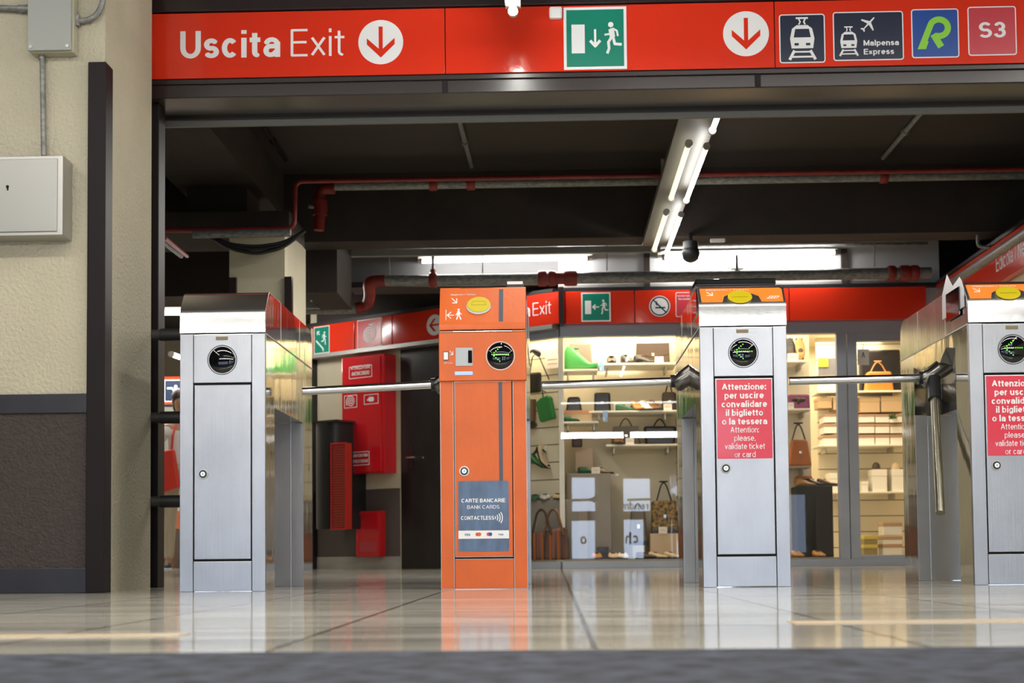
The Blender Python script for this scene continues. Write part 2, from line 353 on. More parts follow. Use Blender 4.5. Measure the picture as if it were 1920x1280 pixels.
# chamfer of the left wall down to the post
bm = nb(); prism(bm, [(WL1-.012, 0.012), (PX1, .74), (PX1, .9), (WL1-.3, .9), (WL1-.3, .012)], Matrix(), 2.62)
struct('wall_left_return', bm, plaster)
zt0 = at(80, 775, 0).z; zt1 = at(80, 739, 0).z; zb = at(80, 1065, 0).z; ztr = at(175, 121, 0).z
struct('trim_1', bx(-9, WL0, -.012, .01, zt0, zt1), trimm, bevel=.002)
struct('baseboard_left', bx(-9, WL1-.004, -.010, .012, 0, zb), trimm, bevel=.002)
struct('trim_2', bx(-9, WL0, -.004, .02, zb, zt0), dado)
struct('trim_3', bx(WL0, WL1, -.030, .055, 0, ztr), brownpaint, bevel=.003)
d = Vector((PX1-WL1+.012, .728, 0)).normalized(); n = Vector((d.y, -d.x, 0)); Lc = (Vector((PX1, .74, 0))-Vector((WL1-.012, .012, 0))).length
Mc = Matrix(((d.x, n.x, 0, WL1-.012), (d.y, n.y, 0, .012), (0, 0, 1, 0), (0, 0, 0, 1)))
struct('trim_4', box(nb(), .05, Lc, -.004, .004, zb, zt0-.02, Mc), dado)
goldt = mat('worn_gold_trim', (.30, .22, .10), .5, .3, var=.85, vscale=(9, 9, 9))
struct('trim_5', box(nb(), .05, Lc, -.006, .008, zt0-.02, zt1-.02, Mc), goldt)
struct('baseboard_return', box(nb(), .05, Lc, -.006, .008, 0, zb, Mc), trimm)

# ------------------------------------------------------------------ sign gantry (post, beam, mouldings)
ZF = 1.965; ZS0 = 2.045; ZS1 = 2.312
gx0 = at(229, 170, YS).x; gx1 = 3.3
g = thing('sign_gantry', 'dark brown metal beam with its post carrying the red exit sign boards', 'gantry', (PX1, .8, 0))
def rel(o, root): o.location = -Vector(root.location); return o
px0 = at(271, 900, .76).x; px1 = at(296, 900, .76).x
rel(obj('post', bx(px0, px1, .76, .86, 0, ZF), brownpaint, g, bevel=.003), g)
rel(obj('post_groove', bx(px0+.02, px0+.026, .757, .7605, 0, ZF-.1), gapm, g), g)
bm = nb(); prism(bm, [(YS+.004, ZF+.0), (YS+.004, ZS1+.04), (YS+.26, ZS1+.3), (YS+.26, ZF-.01), (YS+.24, ZF-.01), (YS+.24, ZF)], Matrix.Translation((gx0, 0, 0)) @ side(), gx1-gx0)
rel(obj('beam', bm, soffitm, g), g)
rel(obj('fascia', bx(gx0, gx1, YS-.018, YS+.006, ZF-.002, ZF+.052), brownmetal, g, bevel=.004), g)
rel(obj('lower_moulding', bx(gx0, gx1, YS-.010, YS+.004, ZF+.056, ZS0-.003), brownmetal, g, bevel=.003), g)
rel(obj('upper_moulding', bx(gx0-.01, gx1, YS-.022, YS+.004, ZS1+.004, ZS1+.06), brownmetal, g, bevel=.004), g)
rel(obj('rear_lip', bx(gx0+.02, gx1, YS+.262, YS+.28, ZF-.035, ZF+.02), mat('lip_metal', (.17, .165, .15), .5, .3), g), g)
for k, xx in enumerate((835, 1420)):
    X = at(xx, 180, YS).x
    rel(obj('joint_strip', bx(X-.012, X+.012, YS-.0195, YS-.017, ZF-.002, ZF+.05), brownpaint, g), g)
struct('wall_lintel', bx(-9, 5, .74, .97, ZS1+.06, 2.76), concrete)

def arrow(name, cx, cy, r, ang, M, m_disc, m_arr, parent):
    M2 = M @ Matrix.Translation((cx, cy, 0)) @ Matrix.Rotation(ang, 4, 'Z')
    if m_disc: flat(name+'_disc', [circ(r, n=48)], M2, m_disc, parent, .001)
    bm = nb(); T = Matrix.Translation((0, 0, .0008 if m_disc else 0))
    stroke(bm, [(0, .70*r), (0, -.52*r)], .18*r, M2 @ T, .001)
    k = .20*r
    prism(bm, [(0, -.70*r), (.62*r, -.10*r), (.62*r, .18*r), (0, -.38*r), (-.62*r, .18*r), (-.62*r, -.10*r)], M2 @ T, .00098)
    obj(name, bm, m_arr, parent)
def runner(bm, cx, cy, h, M, t=.001, flip=1):
    f = lambda pts: [(cx+flip*x*h, cy+y*h) for x, y in pts]
    prism(bm, circ(.085*h, cx-flip*.02*h, cy+.42*h, 16), M, t)
    stroke(bm, f([(-.01, .28), (.03, .02)]), .17*h, M, t)
    stroke(bm, f([(0, .30), (-.05, .12), (-.22, .10)]), .06*h, M, t*1.05)
    stroke(bm, f([(.03, .30), (.17, .22), (.2, .05)]), .06*h, M, t*1.1)
    stroke(bm, f([(0, .02), (-.10, -.14), (-.08, -.34), (-.14, -.5)]), .085*h, M, t*1.15)
    stroke(bm, f([(.05, .02), (.10, -.20), (.32, -.22)]), .085*h, M, t*1.2)
def exit_picto(parent, x0, x1, z0, z1, M, down=False, flip=False):
    W = x1-x0; H = z1-z0
    sgn = -1 if flip else 1; cx = (x0+x1)/2; cy = (z0+z1)/2
    flat('exit_plate', [[(x0, z0), (x1, z0), (x1, z1), (x0, z1)]], M, white, parent, .003)
    T = M @ Matrix.Translation((0, 0, .003)); b = .045*W
    flat('exit_field', [[(x0+b, z0+b), (x1-b, z0+b), (x1-b, z1-b), (x0+b, z1-b)]], T, signgreen, parent, .0006)
    T = T @ Matrix.Translation((0, 0, .0006)); bm = nb()
    dx = cx-.27*W*sgn; prism(bm, [(dx-.105*W, cy-.24*H), (dx+.105*W, cy-.24*H), (dx+.105*W, cy+.22*H), (dx-.105*W, cy+.22*H)], T, .0006)
    runner(bm, cx+.26*W*sgn, cy, .5*H, T, .0006, sgn)
    a = cx+.0*W
    if down:
        stroke(bm, [(a, cy+.14*H), (a, cy-.10*H)], .035*W, T, .0006)
        stroke(bm, [(a-.08*W, cy-.04*H), (a, cy-.13*H), (a+.08*W, cy-.04*H)], .045*W, T, .0007)
    else:
        stroke(bm, [(a+.11*W, cy), (a-.10*W, cy)], .035*W, T, .0006)
        stroke(bm, [(a-.02*W, cy+.08*H), (a-.11*W, cy), (a-.02*W, cy-.08*H)], .045*W, T, .0007)
    obj('running_figure', bm, white, parent)

def board(x0, x1, label):
    t = thing('sign_board', label, 'sign', ((x0+x1)/2, YS, ZS0), 0, None)
    o = obj('panel', bx(x0+.002-t.location.x, x1-.002-t.location.x, -.010, .004, 0, ZS1-ZS0), signred, t, bevel=.0015)
    return t
def sl(t, px, py):                          # pixel -> board local (x, z)
    P = at(px, py, YS-.01); return P.x-t.location.x, P.z-t.location.z
b0 = at(223, 90, YS).x; b1 = at(835, 90, YS).x; b2 = at(1452, 80, YS).x
t1 = board(b0, b1, 'red overhead board reading Uscita Exit beside a white disc with a down arrow')
F0 = front(0, -.010, 0)
def zc(t, px, v):                            # v = fraction of board height
    return sl(t, px, 90)[0], v*(ZS1-ZS0)
H = ZS1-ZS0
xa = sl(t1, 338, 90)[0]; xb = sl(t1, 525, 90)[0]; text('lettering', 'Uscita', .42*H, F0 @ Matrix.Translation((xa, .305*H, 0)), white, t1, xb-xa, .028, align='LEFT')
xa = sl(t1, 545, 90)[0]; xb = sl(t1, 647, 90)[0]; text('lettering', 'Exit', .42*H, F0 @ Matrix.Translation((xa, .305*H, 0)), white, t1, xb-xa, -.006, align='LEFT')
arrow('down_arrow', sl(t1, 714, 90)[0], .50*H, at(756, 90, YS).x-at(714, 90, YS).x, 0, F0, white, signred, t1)
t2 = board(b1, b2, 'red overhead board with a green running man exit plate and a small white sensor')
x0 = sl(t2, 1057, 80)[0]; x1 = sl(t2, 1175, 80)[0]
exit_picto(t2, x0, x1, .02*H, .97*H, F0, True)
arrow('down_arrow', sl(t2, 1399, 80)[0], .52*H, at(1442, 80, YS).x-at(1399, 80, YS).x, 0, F0, white, signred, t2)
P = at(1042, 36, YS-.02); o = obj('motion_sensor', bx(-.026, .026, -.03, .0, -.024, .024), white, None, bevel=.008, loc=(P.x, YS-.010, ZS1-.035))
tag(o, 'small white rounded sensor box on the red board left of the green exit plate', 'sensor')
P = at(962, 20, .45)

t3 = board(b2, at(1960, 70, YS).x, 'red overhead board with train, airport express, regional line and S3 signs')
def tile(px0, px1, v0, v1, m, r=.012):
    x0 = sl(t3, px0, 70)[0]; x1 = sl(t3, px1, 70)[0]
    flat('tile_border', [rrect(x0, x1, v0*H, v1*H, r)], F0, white, t3, .001)
    e = .0045
    flat('tile_field', [rrect(x0+e, x1-e, v0*H+e, v1*H-e, r-e)], F0 @ Matrix.Translation((0, 0, .001)), m, t3, .0006)
    return x0, x1, v0*H, v1*H
FT = F0 @ Matrix.Translation((0, 0, .0016))
def train(cx, cy, s, par, dark):
    bm = nb(); t = .0006
    prism(bm, [(cx-.30*s, cy-.28*s), (cx+.30*s, cy-.28*s), (cx+.34*s, cy+.0*s), (cx+.28*s, cy+.28*s), (cx+.15*s, cy+.38*s), (cx-.15*s, cy+.38*s), (cx-.28*s, cy+.28*s), (cx-.34*s, cy)], FT, t)
    stroke(bm, [(cx-.17*s, cy+.58*s), (cx+.17*s, cy+.58*s)], .05*s, FT, t)
    stroke(bm, [(cx-.09*s, cy+.56*s), (cx-.05*s, cy+.47*s), (cx-.09*s, cy+.40*s)], .04*s, FT, t)
    stroke(bm, [(cx+.09*s, cy+.56*s), (cx+.05*s, cy+.47*s), (cx+.09*s, cy+.40*s)], .04*s, FT, t)
    stroke(bm, [(cx-.22*s, cy-.34*s), (cx-.36*s, cy-.60*s)], .08*s, FT, t); stroke(bm, [(cx+.22*s, cy-.34*s), (cx+.36*s, cy-.60*s)], .08*s, FT, t)
    stroke(bm, [(cx-.20*s, cy-.38*s), (cx+.20*s, cy-.38*s)], .045*s, FT, t); stroke(bm, [(cx-.28*s, cy-.52*s), (cx+.28*s, cy-.52*s)], .05*s, FT, t)
    obj('train_front', bm, white, par)
    T2 = FT @ Matrix.Translation((0, 0, .0006)); bm = nb()
    prism(bm, [(cx-.24*s, cy+.03*s), (cx+.24*s, cy+.03*s), (cx+.19*s, cy+.27*s), (cx-.19*s, cy+.27*s)], T2, t)
    prism(bm, [(cx-.22*s, cy-.2*s), (cx-.1*s, cy-.2*s), (cx-.1*s, cy-.13*s), (cx-.22*s, cy-.13*s)], T2, t)
    prism(bm, [(cx+.1*s, cy-.2*s), (cx+.22*s, cy-.2*s), (cx+.22*s, cy-.13*s), (cx+.1*s, cy-.13*s)], T2, t)
    obj('train_windscreen', bm, dark, par)
x0, x1, z0, z1 = tile(1461, 1547, .06, .80, signnavy); train((x0+x1)/2, (z0+z1)/2, (z1-z0)*.72, t3, signnavy)
x0, x1, z0, z1 = tile(1562, 1694, .08, .82, signnavy); train(x0+.22*(x1-x0), (z0+z1)/2-.10*(z1-z0), (z1-z0)*.50, t3, signnavy)
xl = x0+.43*(x1-x0); text('lettering', 'Malpensa', .115*(z1-z0), FT @ Matrix.Translation((xl, z0+.30*(z1-z0), 0)), white, t3, .50*(x1-x0), .02, align='LEFT')
text('lettering', 'Express', .115*(z1-z0), FT @ Matrix.Translation((xl, z0+.12*(z1-z0), 0)), white, t3, .43*(x1-x0), .02, align='LEFT')
pl = [(0, 1), (.07, .9), (.09, .35), (.85, -.05), (.85, -.2), (.09, .0), (.05, -.62), (.26, -.8), (.26, -.92), (0, -.84), (-.26, -.92), (-.26, -.8), (-.05, -.62), (-.09, .0), (-.85, -.2), (-.85, -.05), (-.09, .35), (-.07, .9)]
ps = .19*(z1-z0); Mp = FT @ Matrix.Translation((x0+.50*(x1-x0), z0+.74*(z1-z0), 0)) @ Matrix.Rotation(-.75, 4, 'Z')
flat('aeroplane', [[(a*ps, b*ps) for a, b in pl]], Mp, white, t3, .0006)
x0, x1, z0, z1 = tile(1709, 1798, .10, .84, signblue); W = x1-x0; HH = z1-z0
bm = nb(); q = lambda a, b: (x0+a*W, z0+b*HH)
stroke(bm, [q(.20, .20), q(.40, .66)]+[q(.58+.19*math.cos(math.radians(a)), .61+.17*math.sin(math.radians(a))) for a in range(160, -95, -15)]+[q(.5, .44)], .13*W, FT, .0006)
stroke(bm, [q(.46, .48), q(.62, .22)], .14*W, FT, .0007); prism(bm, [q(.12, .18), q(.30, .18), q(.36, .34), q(.2, .34)], FT, .0006)
obj('letter_r', bm, limeg, t3)
x0, x1, z0, z1 = tile(1815, 1906, .12, .86, signrose)
text('lettering', 'S3', .32*(z1-z0), FT @ Matrix.Translation(((x0+x1)/2, z0+.36*(z1-z0), 0)), white, t3, .56*(x1-x0), .05)

# ------------------------------------------------------------------ fluorescent lamps
def lamp(a, b, label, r=.013, hous=True, hw=.03, off=(0, 0, .045), m=None, group=None, holder=True, hid=None):
    a = Vector(a); b = Vector(b); mid = (a+b)/2; d = (b-a).normalized()
    t = thing('fluorescent_lamp', label, 'lamp', mid, 0, group)
    a = a-mid; b = b-mid; o_ = Vector(off)
    obj('tube', tb([a, b], r, 12), m or tube, t, smooth=True)
    for s, e in ((a, -1), (b, 1)):
        obj('tube_cap', tb([s+d*e*.001, s+d*e*.022], r*1.5, 12), fixm, t, smooth=True)
    if hous:
        ang = math.atan2(d.y, d.x); M = Matrix.Translation(o_) @ Matrix.Rotation(ang, 4, 'Z'); Lh = (b-a).length/2+.05
        obj('housing', box(nb(), -Lh, Lh, -hw, hw, -.02, .02, M), fixm, t, bevel=.003)
        for s in (a, b):
            bm = nb(); tubep(bm, [s+d*(.012 if s is b else -.012), s+d*(.012 if s is b else -.012)+o_*.7], .010, 8); obj('lamp_bracket', bm, fixm, t)
    return t
lp = at(962, 24, .42)
lamp((lp.x, .40, lp.z), (lp.x, -.80, lp.z+.0), 'bright tube lamp seen end on in front of the red sign boards')
for X, nm in ((-2.9, 'left'), (2.6, 'right')):
    for k in range(3):
        lamp((X, -.6-1.5*k, 2.5), (X, -1.8-1.5*k, 2.5), 'ceiling tube lamp over the concourse on the %s behind the viewpoint' % nm, group='tube lamps of the concourse, %s row' % nm)
for k in range(6):
    lamp((-4.0+1.35*k, -8.6, 2.27), (-2.78+1.35*k, -8.6, 2.27), 'tube lamp in the long cross row above the poster wall', r=.055, group='cross row of tube lamps')
# long batten beyond the sign, running in depth
def batx(py, px, z=2.2):
    d = ray(px, py); s = (z-CAM.z)/d.z; return CAM+d*s
p1a = batx(232, 1344); p1b = batx(240, 1341)
xr = batx(372, 1287).x; yA = [(CAM.y+6.1, batx(240, 1341).y), (batx(272, 1313).y, batx(372, 1288).y), (batx(400, 1266).y, batx(468, 1244).y)]
bt = thing('lamp_batten', 'long metal ceiling batten carrying tube lamps in a line towards the shop', 'lamp batten', (xr-.045, 3.2, 2.265))
obj('rail', bx(-.12, .075, -1.9, 1.9, -.01, .03), mat('batten_metal', (.055, .05, .04), .5), bt, bevel=.003)
for s in (-1.5, 0, 1.5): obj('hanger', bx(-.01, .01, s-.01, s+.01, .03, .51), fixm, bt)
for i, (ya, yb) in enumerate(yA):
    xx = xr if i < 3 else xr
    lamp((xx, ya, 2.19), (xx, yb, 2.19), ['nearest bright tube of the ceiling batten, half hidden by the sign beam', 'middle bright tube of the ceiling batten', 'farthest bright tube of the ceiling batten, above the black camera dome'][i], off=(0, 0, .03), hous=False, r=.0125, m=tubeb)
for i, (ya, yb) in enumerate(yA[1:]):
    lamp((xr-.09, ya, 2.205), (xr-.09, yb, 2.205), ['dimmer yellowish tube left of the middle bright tube on the batten', 'dimmer yellowish tube left of the farthest bright tube on the batten'][i], hous=False, r=.014, m=tubey)
a = at(792, 490, 6.30); b = at(1100, 484, 6.30); lamp((a.x, 6.3, a.z), (b.x, 6.3, b.z+.0), 'horizontal tube lamp above the Exit band, left of the batten', off=(0, .165, .045), r=.013, hw=.04)
a = at(1247, 482, 6.30); b = at(1564, 473, 6.30); lamp((a.x, 6.3, a.z), (b.x, 6.3, b.z), 'horizontal tube lamp on the white wall above the shop', off=(0, .165, .045), r=.015, hw=.04)
a = at(292, 587, 7.3); b = at(596, 583, 7.3); t = lamp((a.x, 7.3, a.z), (b.x, 7.3, b.z), 'horizontal tube lamp passing behind the cream column', off=(0, .03, .035), r=.017)
for q_ in (-.4, .4): obj('hanger', bx(q_-.006, q_+.006, .024, .036, .05, 2.76-a.z), fixm, t)
P = at(328, 664, 8.6); t = lamp((P.x-.03, 8.6, P.z), (P.x+.06, 9.4, P.z), 'small lamp deep in the passage left of the first gate', hous=False, r=.02); obj('hanger', bx(-.008, .008, -.01, .01, .01, 2.76-P.z), fixm, t)
# ------------------------------------------------------------------ ticket gates
GX = [-1.3038, -.3929, .5102, 1.4353]; GW = .30; HW = GW/2; ZC = .904; ZT = 1.058
def gface(t, frame_m, door_m, top_m, plinth_m, header=False):
    y = 0.0; s = .047
    for a, b in ((-HW, -HW+s), (HW-s, HW)):
        obj('side_strip', bx(a, b, y, .02, 0, ZC-.004), frame_m, t, bevel=.0015)
    obj('recess', bx(-HW+s-.002, HW-s+.002, y+.010, .022, .002, ZC-.006), gapm, t)
    e = .0035
    if header: obj('header_panel', bx(-HW-.002, HW+.002, -.010, .012, .722, .892), top_m, t, bevel=.003)
    else:
        obj('display_panel', bx(-HW+s+e*.4, HW-s-e*.4, y+.0005, .012, .728, ZC-.006), top_m, t, bevel=.0015)
    d = obj('door', bx(-HW+s+e, HW-s-e, y+.0, .012, .112, .7205), door_m, t, bevel=.002)
    obj('plinth_panel', bx(-HW+s+e*.4, HW-s-e*.4, y+.0005, .012, .002, .105), plinth_m, t, bevel=.0015)
    F = front(-HW+.083, 0, .409)
    bm = nb(); prism(bm, circ(.0175), F, .004); obj('lock_rosette', bm, fixm if not header else white, t, bevel=.001)
    bm = nb(); prism(bm, circ(.0135), F @ Matrix.Translation((0, 0, .004)), .002); lk = obj('lock_ring', bm, blackm, t)
    bm = nb(); prism(bm, circ(.008), F @ Matrix.Translation((0, 0, .006)), .0025); obj('lock_cylinder', bm, chrome, lk)
    bm = nb(); prism(bm, circ(.0015, ry=.0045), F @ Matrix.Translation((0, 0, .0085)), .0004); obj('keyhole', bm, gapm, lk)
def gbody(t, recess_left=False):
    # body shell as an arch: two pedestals and the upper box between them
    yo = .0135
    prof = [(yo, 0), (.178, 0), (.178, .655), (.78, .655), (.78, 0), (1.0, 0), (1.0, ZC-.004), (yo, ZC-.004)]
    if recess_left: prof = [(yo, 0), (.178, 0), (.178, .84), (.30, .86), (.42, .80), (.60, .80), (.78, .845), (.78, 0), (1.0, 0), (1.0, ZC-.004), (yo, ZC-.004)]
    bm = nb()
    if recess_left:
        prism(bm, prof, Matrix.Translation((-HW+.0015, 0, 0)) @ side(), .10)
        prism(bm, [(yo, 0), (.178, 0), (.178, .655), (.78, .655), (.78, 0), (1.0, 0), (1.0, ZC-.004), (yo, ZC-.004)], Matrix.Translation((-HW+.1015, 0, 0)) @ side(), GW-.1030)
    else: prism(bm, prof, Matrix.Translation((-HW+.0015, 0, 0)) @ side(), GW-.003)
    obj('body_shell', bm, mirror, t)
    # front face of the rear pedestal, seen between the pedestals
    s = .047
    for a, b in ((-HW, -HW+s), (HW-s, HW)): obj('rear_strip', bx(a, b, .772, .7795, 0, .652 if not recess_left else .655), steel, t, bevel=.001)
    obj('rear_panel', bx(-HW+s+.004, HW-s-.004, .774, .7795, .002, .652), steel, t)
    for a in (-HW-.0008, HW-.0002):
        bm = nb(); box(bm, a, a+.001, .006, 1.0, ZC-.006, ZC-.0015); obj('edge_line', bm, alu, t)
def ghood(t, m_face, prof=None, m_side=None):
    fp = prof or [(0, ZC), (0, .970), (.003, .980), (.010, .990), (.050, 1.041), (.062, 1.052), (.082, ZT)]
    back = [(.94, ZT), (.975, ZT-.012), (.992, ZT-.04), (1.0, ZC)]
    pts = [(y+.004, z) for y, z in fp]+back
    seams = (.30, .70)
    bm = nb(); prism(bm, pts, Matrix.Translation((-HW+.001, 0, 0)) @ side(), GW-.002); h = obj('hood', bm, m_side or mirror, t)
    # front cover sheet: follows the profile
    bm = nb(); P = fp+[(.30, ZT)]; inn = [(y+.006, z-.001) for y, z in P]
    prism(bm, P+inn[::-1], Matrix.Translation((-HW-.0005, 0, 0)) @ side(), GW+.001); fc = obj('hood_cover', bm, m_face, t, smooth=True)
    for s in seams:
        for sx in (-1, 1):
            obj('hood_seam', bx(sx*(HW-.0008)-.0007, sx*(HW-.0008)+.0007, s, s+.003, ZC, ZT-.002), alu, h)
    return h
def dome(t, x, z, r, y, arrow_=True):
    F = front(x, y, z)
    bm = nb(); ring2(bm, r, r*1.06, F, .003, n=40); b = obj('display_rim', bm, alu if y < 0 else blackm, t)
    bm = nb(); ell(bm, (x, y+.002, z), (r, .014, r), 36, 18); d = obj('display_dome', bm, blackgl, t, smooth=True)
    if arrow_:
        pts = [(-.60+i*.148, 0) for i in range(9)]
        for i in range(1, 5):
            for s in (-1, 1): pts.append((-.60+i*.14, s*i*.125))
        bm = nb()
        for i, (u, v) in enumerate(pts):
            yy = -math.sqrt(max(0, 1-u*u-v*v))*.014+.0022
            ell(bm, (x+u*r, y+yy-.0006, z+v*r+.004), (.0021, .0012, .0021), 8, 6)
        obj('arrow_lights', bm, led, d)
    return d
def tripod(t, tilt=.0, second=True):
    hub = Vector((-HW-.028, .44, .765))
    bm = nb(); a = Vector((-.72, 0, -.50)).normalized(); up = Vector((.0, 0, 0))
    tubep(bm, [hub-a*.085, hub-a*.02, hub+a*.02, hub+a*.032], [.036, .034, .032, .022], 24); h = obj('tripod_hub', bm, mat('dark_steel', (.16, .15, .14), .25, 1), t, smooth=True)
    c = math.cos(tilt); s = math.sin(tilt)
    p0 = hub+Vector((-.0, 0, 0)); p1 = hub+Vector((-.525*c, -.02, -.525*s))
    bm = tb([p0+(p1-p0)*.06, p1-(p1-p0)*.004, p1], [.0155, .0155, .013], 18); obj('barrier_arm', bm, chrome, t, smooth=True)
    bm = tb([p0-(p1-p0)*.02, p0+(p1-p0)*.075], .024, 18); obj('arm_socket', bm, blackm, t, smooth=True)
    if second:
        q0 = hub+Vector((.012, -.03, -.02)); q1 = hub+Vector((-.052, -.32, -.515))
        obj('barrier_arm', tb([q0, q1], .0165, 18), mat('worn_steel', (.34, .32, .25), .34, 1), t, smooth=True)
        obj('arm_socket', tb([q0-(q1-q0)*.03, q0+(q1-q0)*.14], .025, 18), blackm, t, smooth=True)
def maker_plate(t, x, z): obj('rating_plate', bx(x-.021, x+.021, -.0012, .001, z-.006, z+.006), mat('plate_bronze', (.20, .16, .09), .5, .5), t)

# 1: plain steel cabinet
g1 = thing('ticket_gate', 'leftmost steel ticket gate, plain hood, dark round display and no sticker', 'ticket gate', (GX[0]+HW, 0, 0))
gface(g1, steel, steel, steel, steel); gbody(g1); ghood(g1, hoodst); dome(g1, -.001, .808, .0495, .003, False); maker_plate(g1, -.002, .884)
# 2: orange cabinet
g2 = thing('ticket_gate', 'orange ticket gate with the blue bank cards sticker on its door', 'ticket gate', (GX[1]+HW, 0, 0))
gface(g2, orange, orange, orange, orange, True); gbody(g2)
prof2 = [(-.004, ZC-.002), (-.004, .918), (.002, .928), (.052, 1.052), (.058, 1.060), (.085, 1.062)]
ghood(g2, orange, prof2)
dome(g2, .062, .808, .0475, -.009)
ang = -math.atan2(.050, .124)
FH = Matrix.Translation((0, .002, .928)) @ Matrix.Rotation(ang, 4, 'X') @ front(0, 0, 0)      # on the slanted face, v runs up the slope
def oval(t, F, x, v, rx, ry, slot=True, lip=False):
    if lip: flat('oval_lip', [circ(rx*1.05, x, v-ry*.22, 32, ry*1.05)], F, fixm, t, .004)
    bm = nb(); prism(bm, circ(rx, x, v, 36, ry), F, .006); o = obj('ticket_slot_oval', bm, yellow, t, bevel=.002)
    bm = nb()
    if lip: stroke(bm, [(x-rx*.62, v-.1*ry), (x-rx*.5, v+.38*ry), (x+rx*.5, v+.38*ry), (x+rx*.62, v-.1*ry), (x-rx*.62, v-.1*ry)], .0012, F @ Matrix.Translation((0, 0, .006)), .0004)
    else: stroke(bm, [(x-rx*.68, v-.08*ry), (x+rx*.68, v-.08*ry)], .0018, F @ Matrix.Translation((0, 0, .006)), .0004)
    obj('slot', bm, mat('olive_line', (.22, .18, .01), .6), o)
oval(g2, FH, -.014, .070, .041, .031, lip=True)
text('lettering', 'Magnetici / Tickets', .0055, FH @ Matrix.Translation((-.112, .111, 0)), white, g2, .088, align='LEFT')
bm = nb(); stroke(bm, [(-.109, .099), (-.091, .080)], .003, FH, .0008); stroke(bm, [(-.107, .080), (-.091, .080), (-.091, .098)], .003, FH, .0009); obj('corner_arrow', bm, white, g2)
bm = nb(); stroke(bm, [(-.128, .010), (-.128, .052)], .002, FH, .0008); stroke(bm, [(-.100, .030), (-.124, .030)], .003, FH, .0008); stroke(bm, [(-.110, .043), (-.124, .030), (-.110, .017)], .003, FH, .0009)
prism(bm, circ(.0042, -.084, .052, 12), FH, .0008); stroke(bm, [(-.084, .046), (-.084, .030)], .009, FH, .0007); stroke(bm, [(-.086, .032), (-.090, .012)], .004, FH, .0008); stroke(bm, [(-.083, .032), (-.075, .012)], .004, FH, .0008); stroke(bm, [(-.084, .044), (-.094, .030)], .003, FH, .0008); stroke(bm, [(-.084, .044), (-.073, .032)], .003, FH, .0008)
obj('walking_figure', bm, white, g2)
stripe = mat('stripe_blue', (.055, .06, .09), .4)
flat('vertical_stripe', [[(.057, .002), (.072, .002), (.072, .134), (.057, .134)]], FH, stripe, g2, .0006)
obj('hood_slot', bx(-.082, .036, .056, .062, 1.0595, 1.0635), gapm, g2)
obj('top_box', bx(.082, .142, .10, .16, 1.055, 1.086), blackm, g2, bevel=.002); obj('top_box_cover', bx(.084, .140, .098, .104, 1.077, 1.088), white, g2, bevel=.001)
F = front(0, -.010, 0)
obj('scanner_window', bx(-.094, -.034, -.0125, -.009, .774, .838), mat('scanner_grey', (.42, .44, .46), .35), g2, bevel=.001)
obj('scanner_eye', bx(-.050, -.036, -.0150, -.0115, .784, .828), blackgl, g2, bevel=.006)
obj('status_light', bx(-.097, -.034, -.013, -.009, .742, .755), mat('blue_light', (.3, .4, .9), .4, emit=(.25, .38, .95), es=.75), g2, bevel=.002)
obj('ticket_icon', bx(-.137, -.118, -.0115, -.009, .794, .826), navy, g2, bevel=.0008); o = obj('ticket_icon_face', bx(-.135, -.120, -.0125, -.011, .797, .823), white, g2)
bm = nb(); stroke(bm, [(-.114, .828), (-.103, .814)], .002, F, .001); stroke(bm, [(-.113, .814), (-.103, .814), (-.103, .826)], .002, F, .0011); obj('corner_arrow', bm, white, g2)
text('lettering', 'QR Code', .005, F @ Matrix.Translation((-.120, .783, 0)), white, g2, .030)
obj('vertical_stripe', bx(.054, .067, -.001, .001, .372, .718), stripe, g2)
FD = front(0, -.0002, 0); SX = -.002
flat('bank_sticker', [rrect(-.089, .086, .131, .375, .006)], FD, bluest, g2, .0012)
FD1 = front(0, -.0014, 0)
text('lettering', 'CARTE BANCARIE', .0135, FD1 @ Matrix.Translation((SX, .300, 0)), white, g2, .152, .03)
text('lettering', 'BANK CARDS', .0125, FD1 @ Matrix.Translation((SX, .278, 0)), white, g2, .112)
text('lettering', 'CONTACTLESS', .0135, FD1 @ Matrix.Translation((-.080, .240, 0)), white, g2, .115, .03, align='LEFT')
bm = nb()
for i, r in enumerate((.008, .016, .024, .032)):
    stroke(bm, [(.032+r*math.cos(a), .247+r*math.sin(a)) for a in [(-.62+.31*k) for k in range(5)]], .0032, FD1, .0008)
obj('contactless_waves', bm, white, g2)
flat('card_strip', [[(-.089, .175), (.086, .175), (.086, .203), (-.089, .203)]], FD1, white, g2, .0006)
FD2 = front(0, -.002, 0)
text('lettering', 'VISA', .008, FD2 @ Matrix.Translation((-.058, .185, 0)), signblue, g2, .020, .03)
for cxx, c1, c2 in ((-.020, signred, orange), (.018, signred, signblue)):
    flat('card_emblem', [circ(.0065, cxx-.0035, .190, 16)], FD2, c1, g2, .0006); flat('card_emblem', [circ(.0065, cxx+.0035, .190, 16)], FD2 @ Matrix.Translation((0, 0, .0003)), c2, g2, .0006)
text('lettering', 'V pay', .007, FD2 @ Matrix.Translation((.058, .186, 0)), signblue, g2, .018, .02)
for a in (-.0985, ): obj('door_edge_line', bx(a-.0015, a, -.001, .002, .112, .72), alu, g2)
for a, b in ((-.150, -.1485), (-.1045, -.103), (.103, .1045), (.1485, .150)): obj('strip_edge_line', bx(a, b, -.0008, .002, .002, .72), alu, g2)
for z in (.001, .104, .1115, .7195, .893): obj('edge_line', bx(-.149 if z < .01 or z > .8 else -.1, .149 if z < .01 or z > .8 else .1, -.0012 if z < .8 else -.0105, .002, z, z+.0015), alu, g2)
tripod(g2, .045, False)
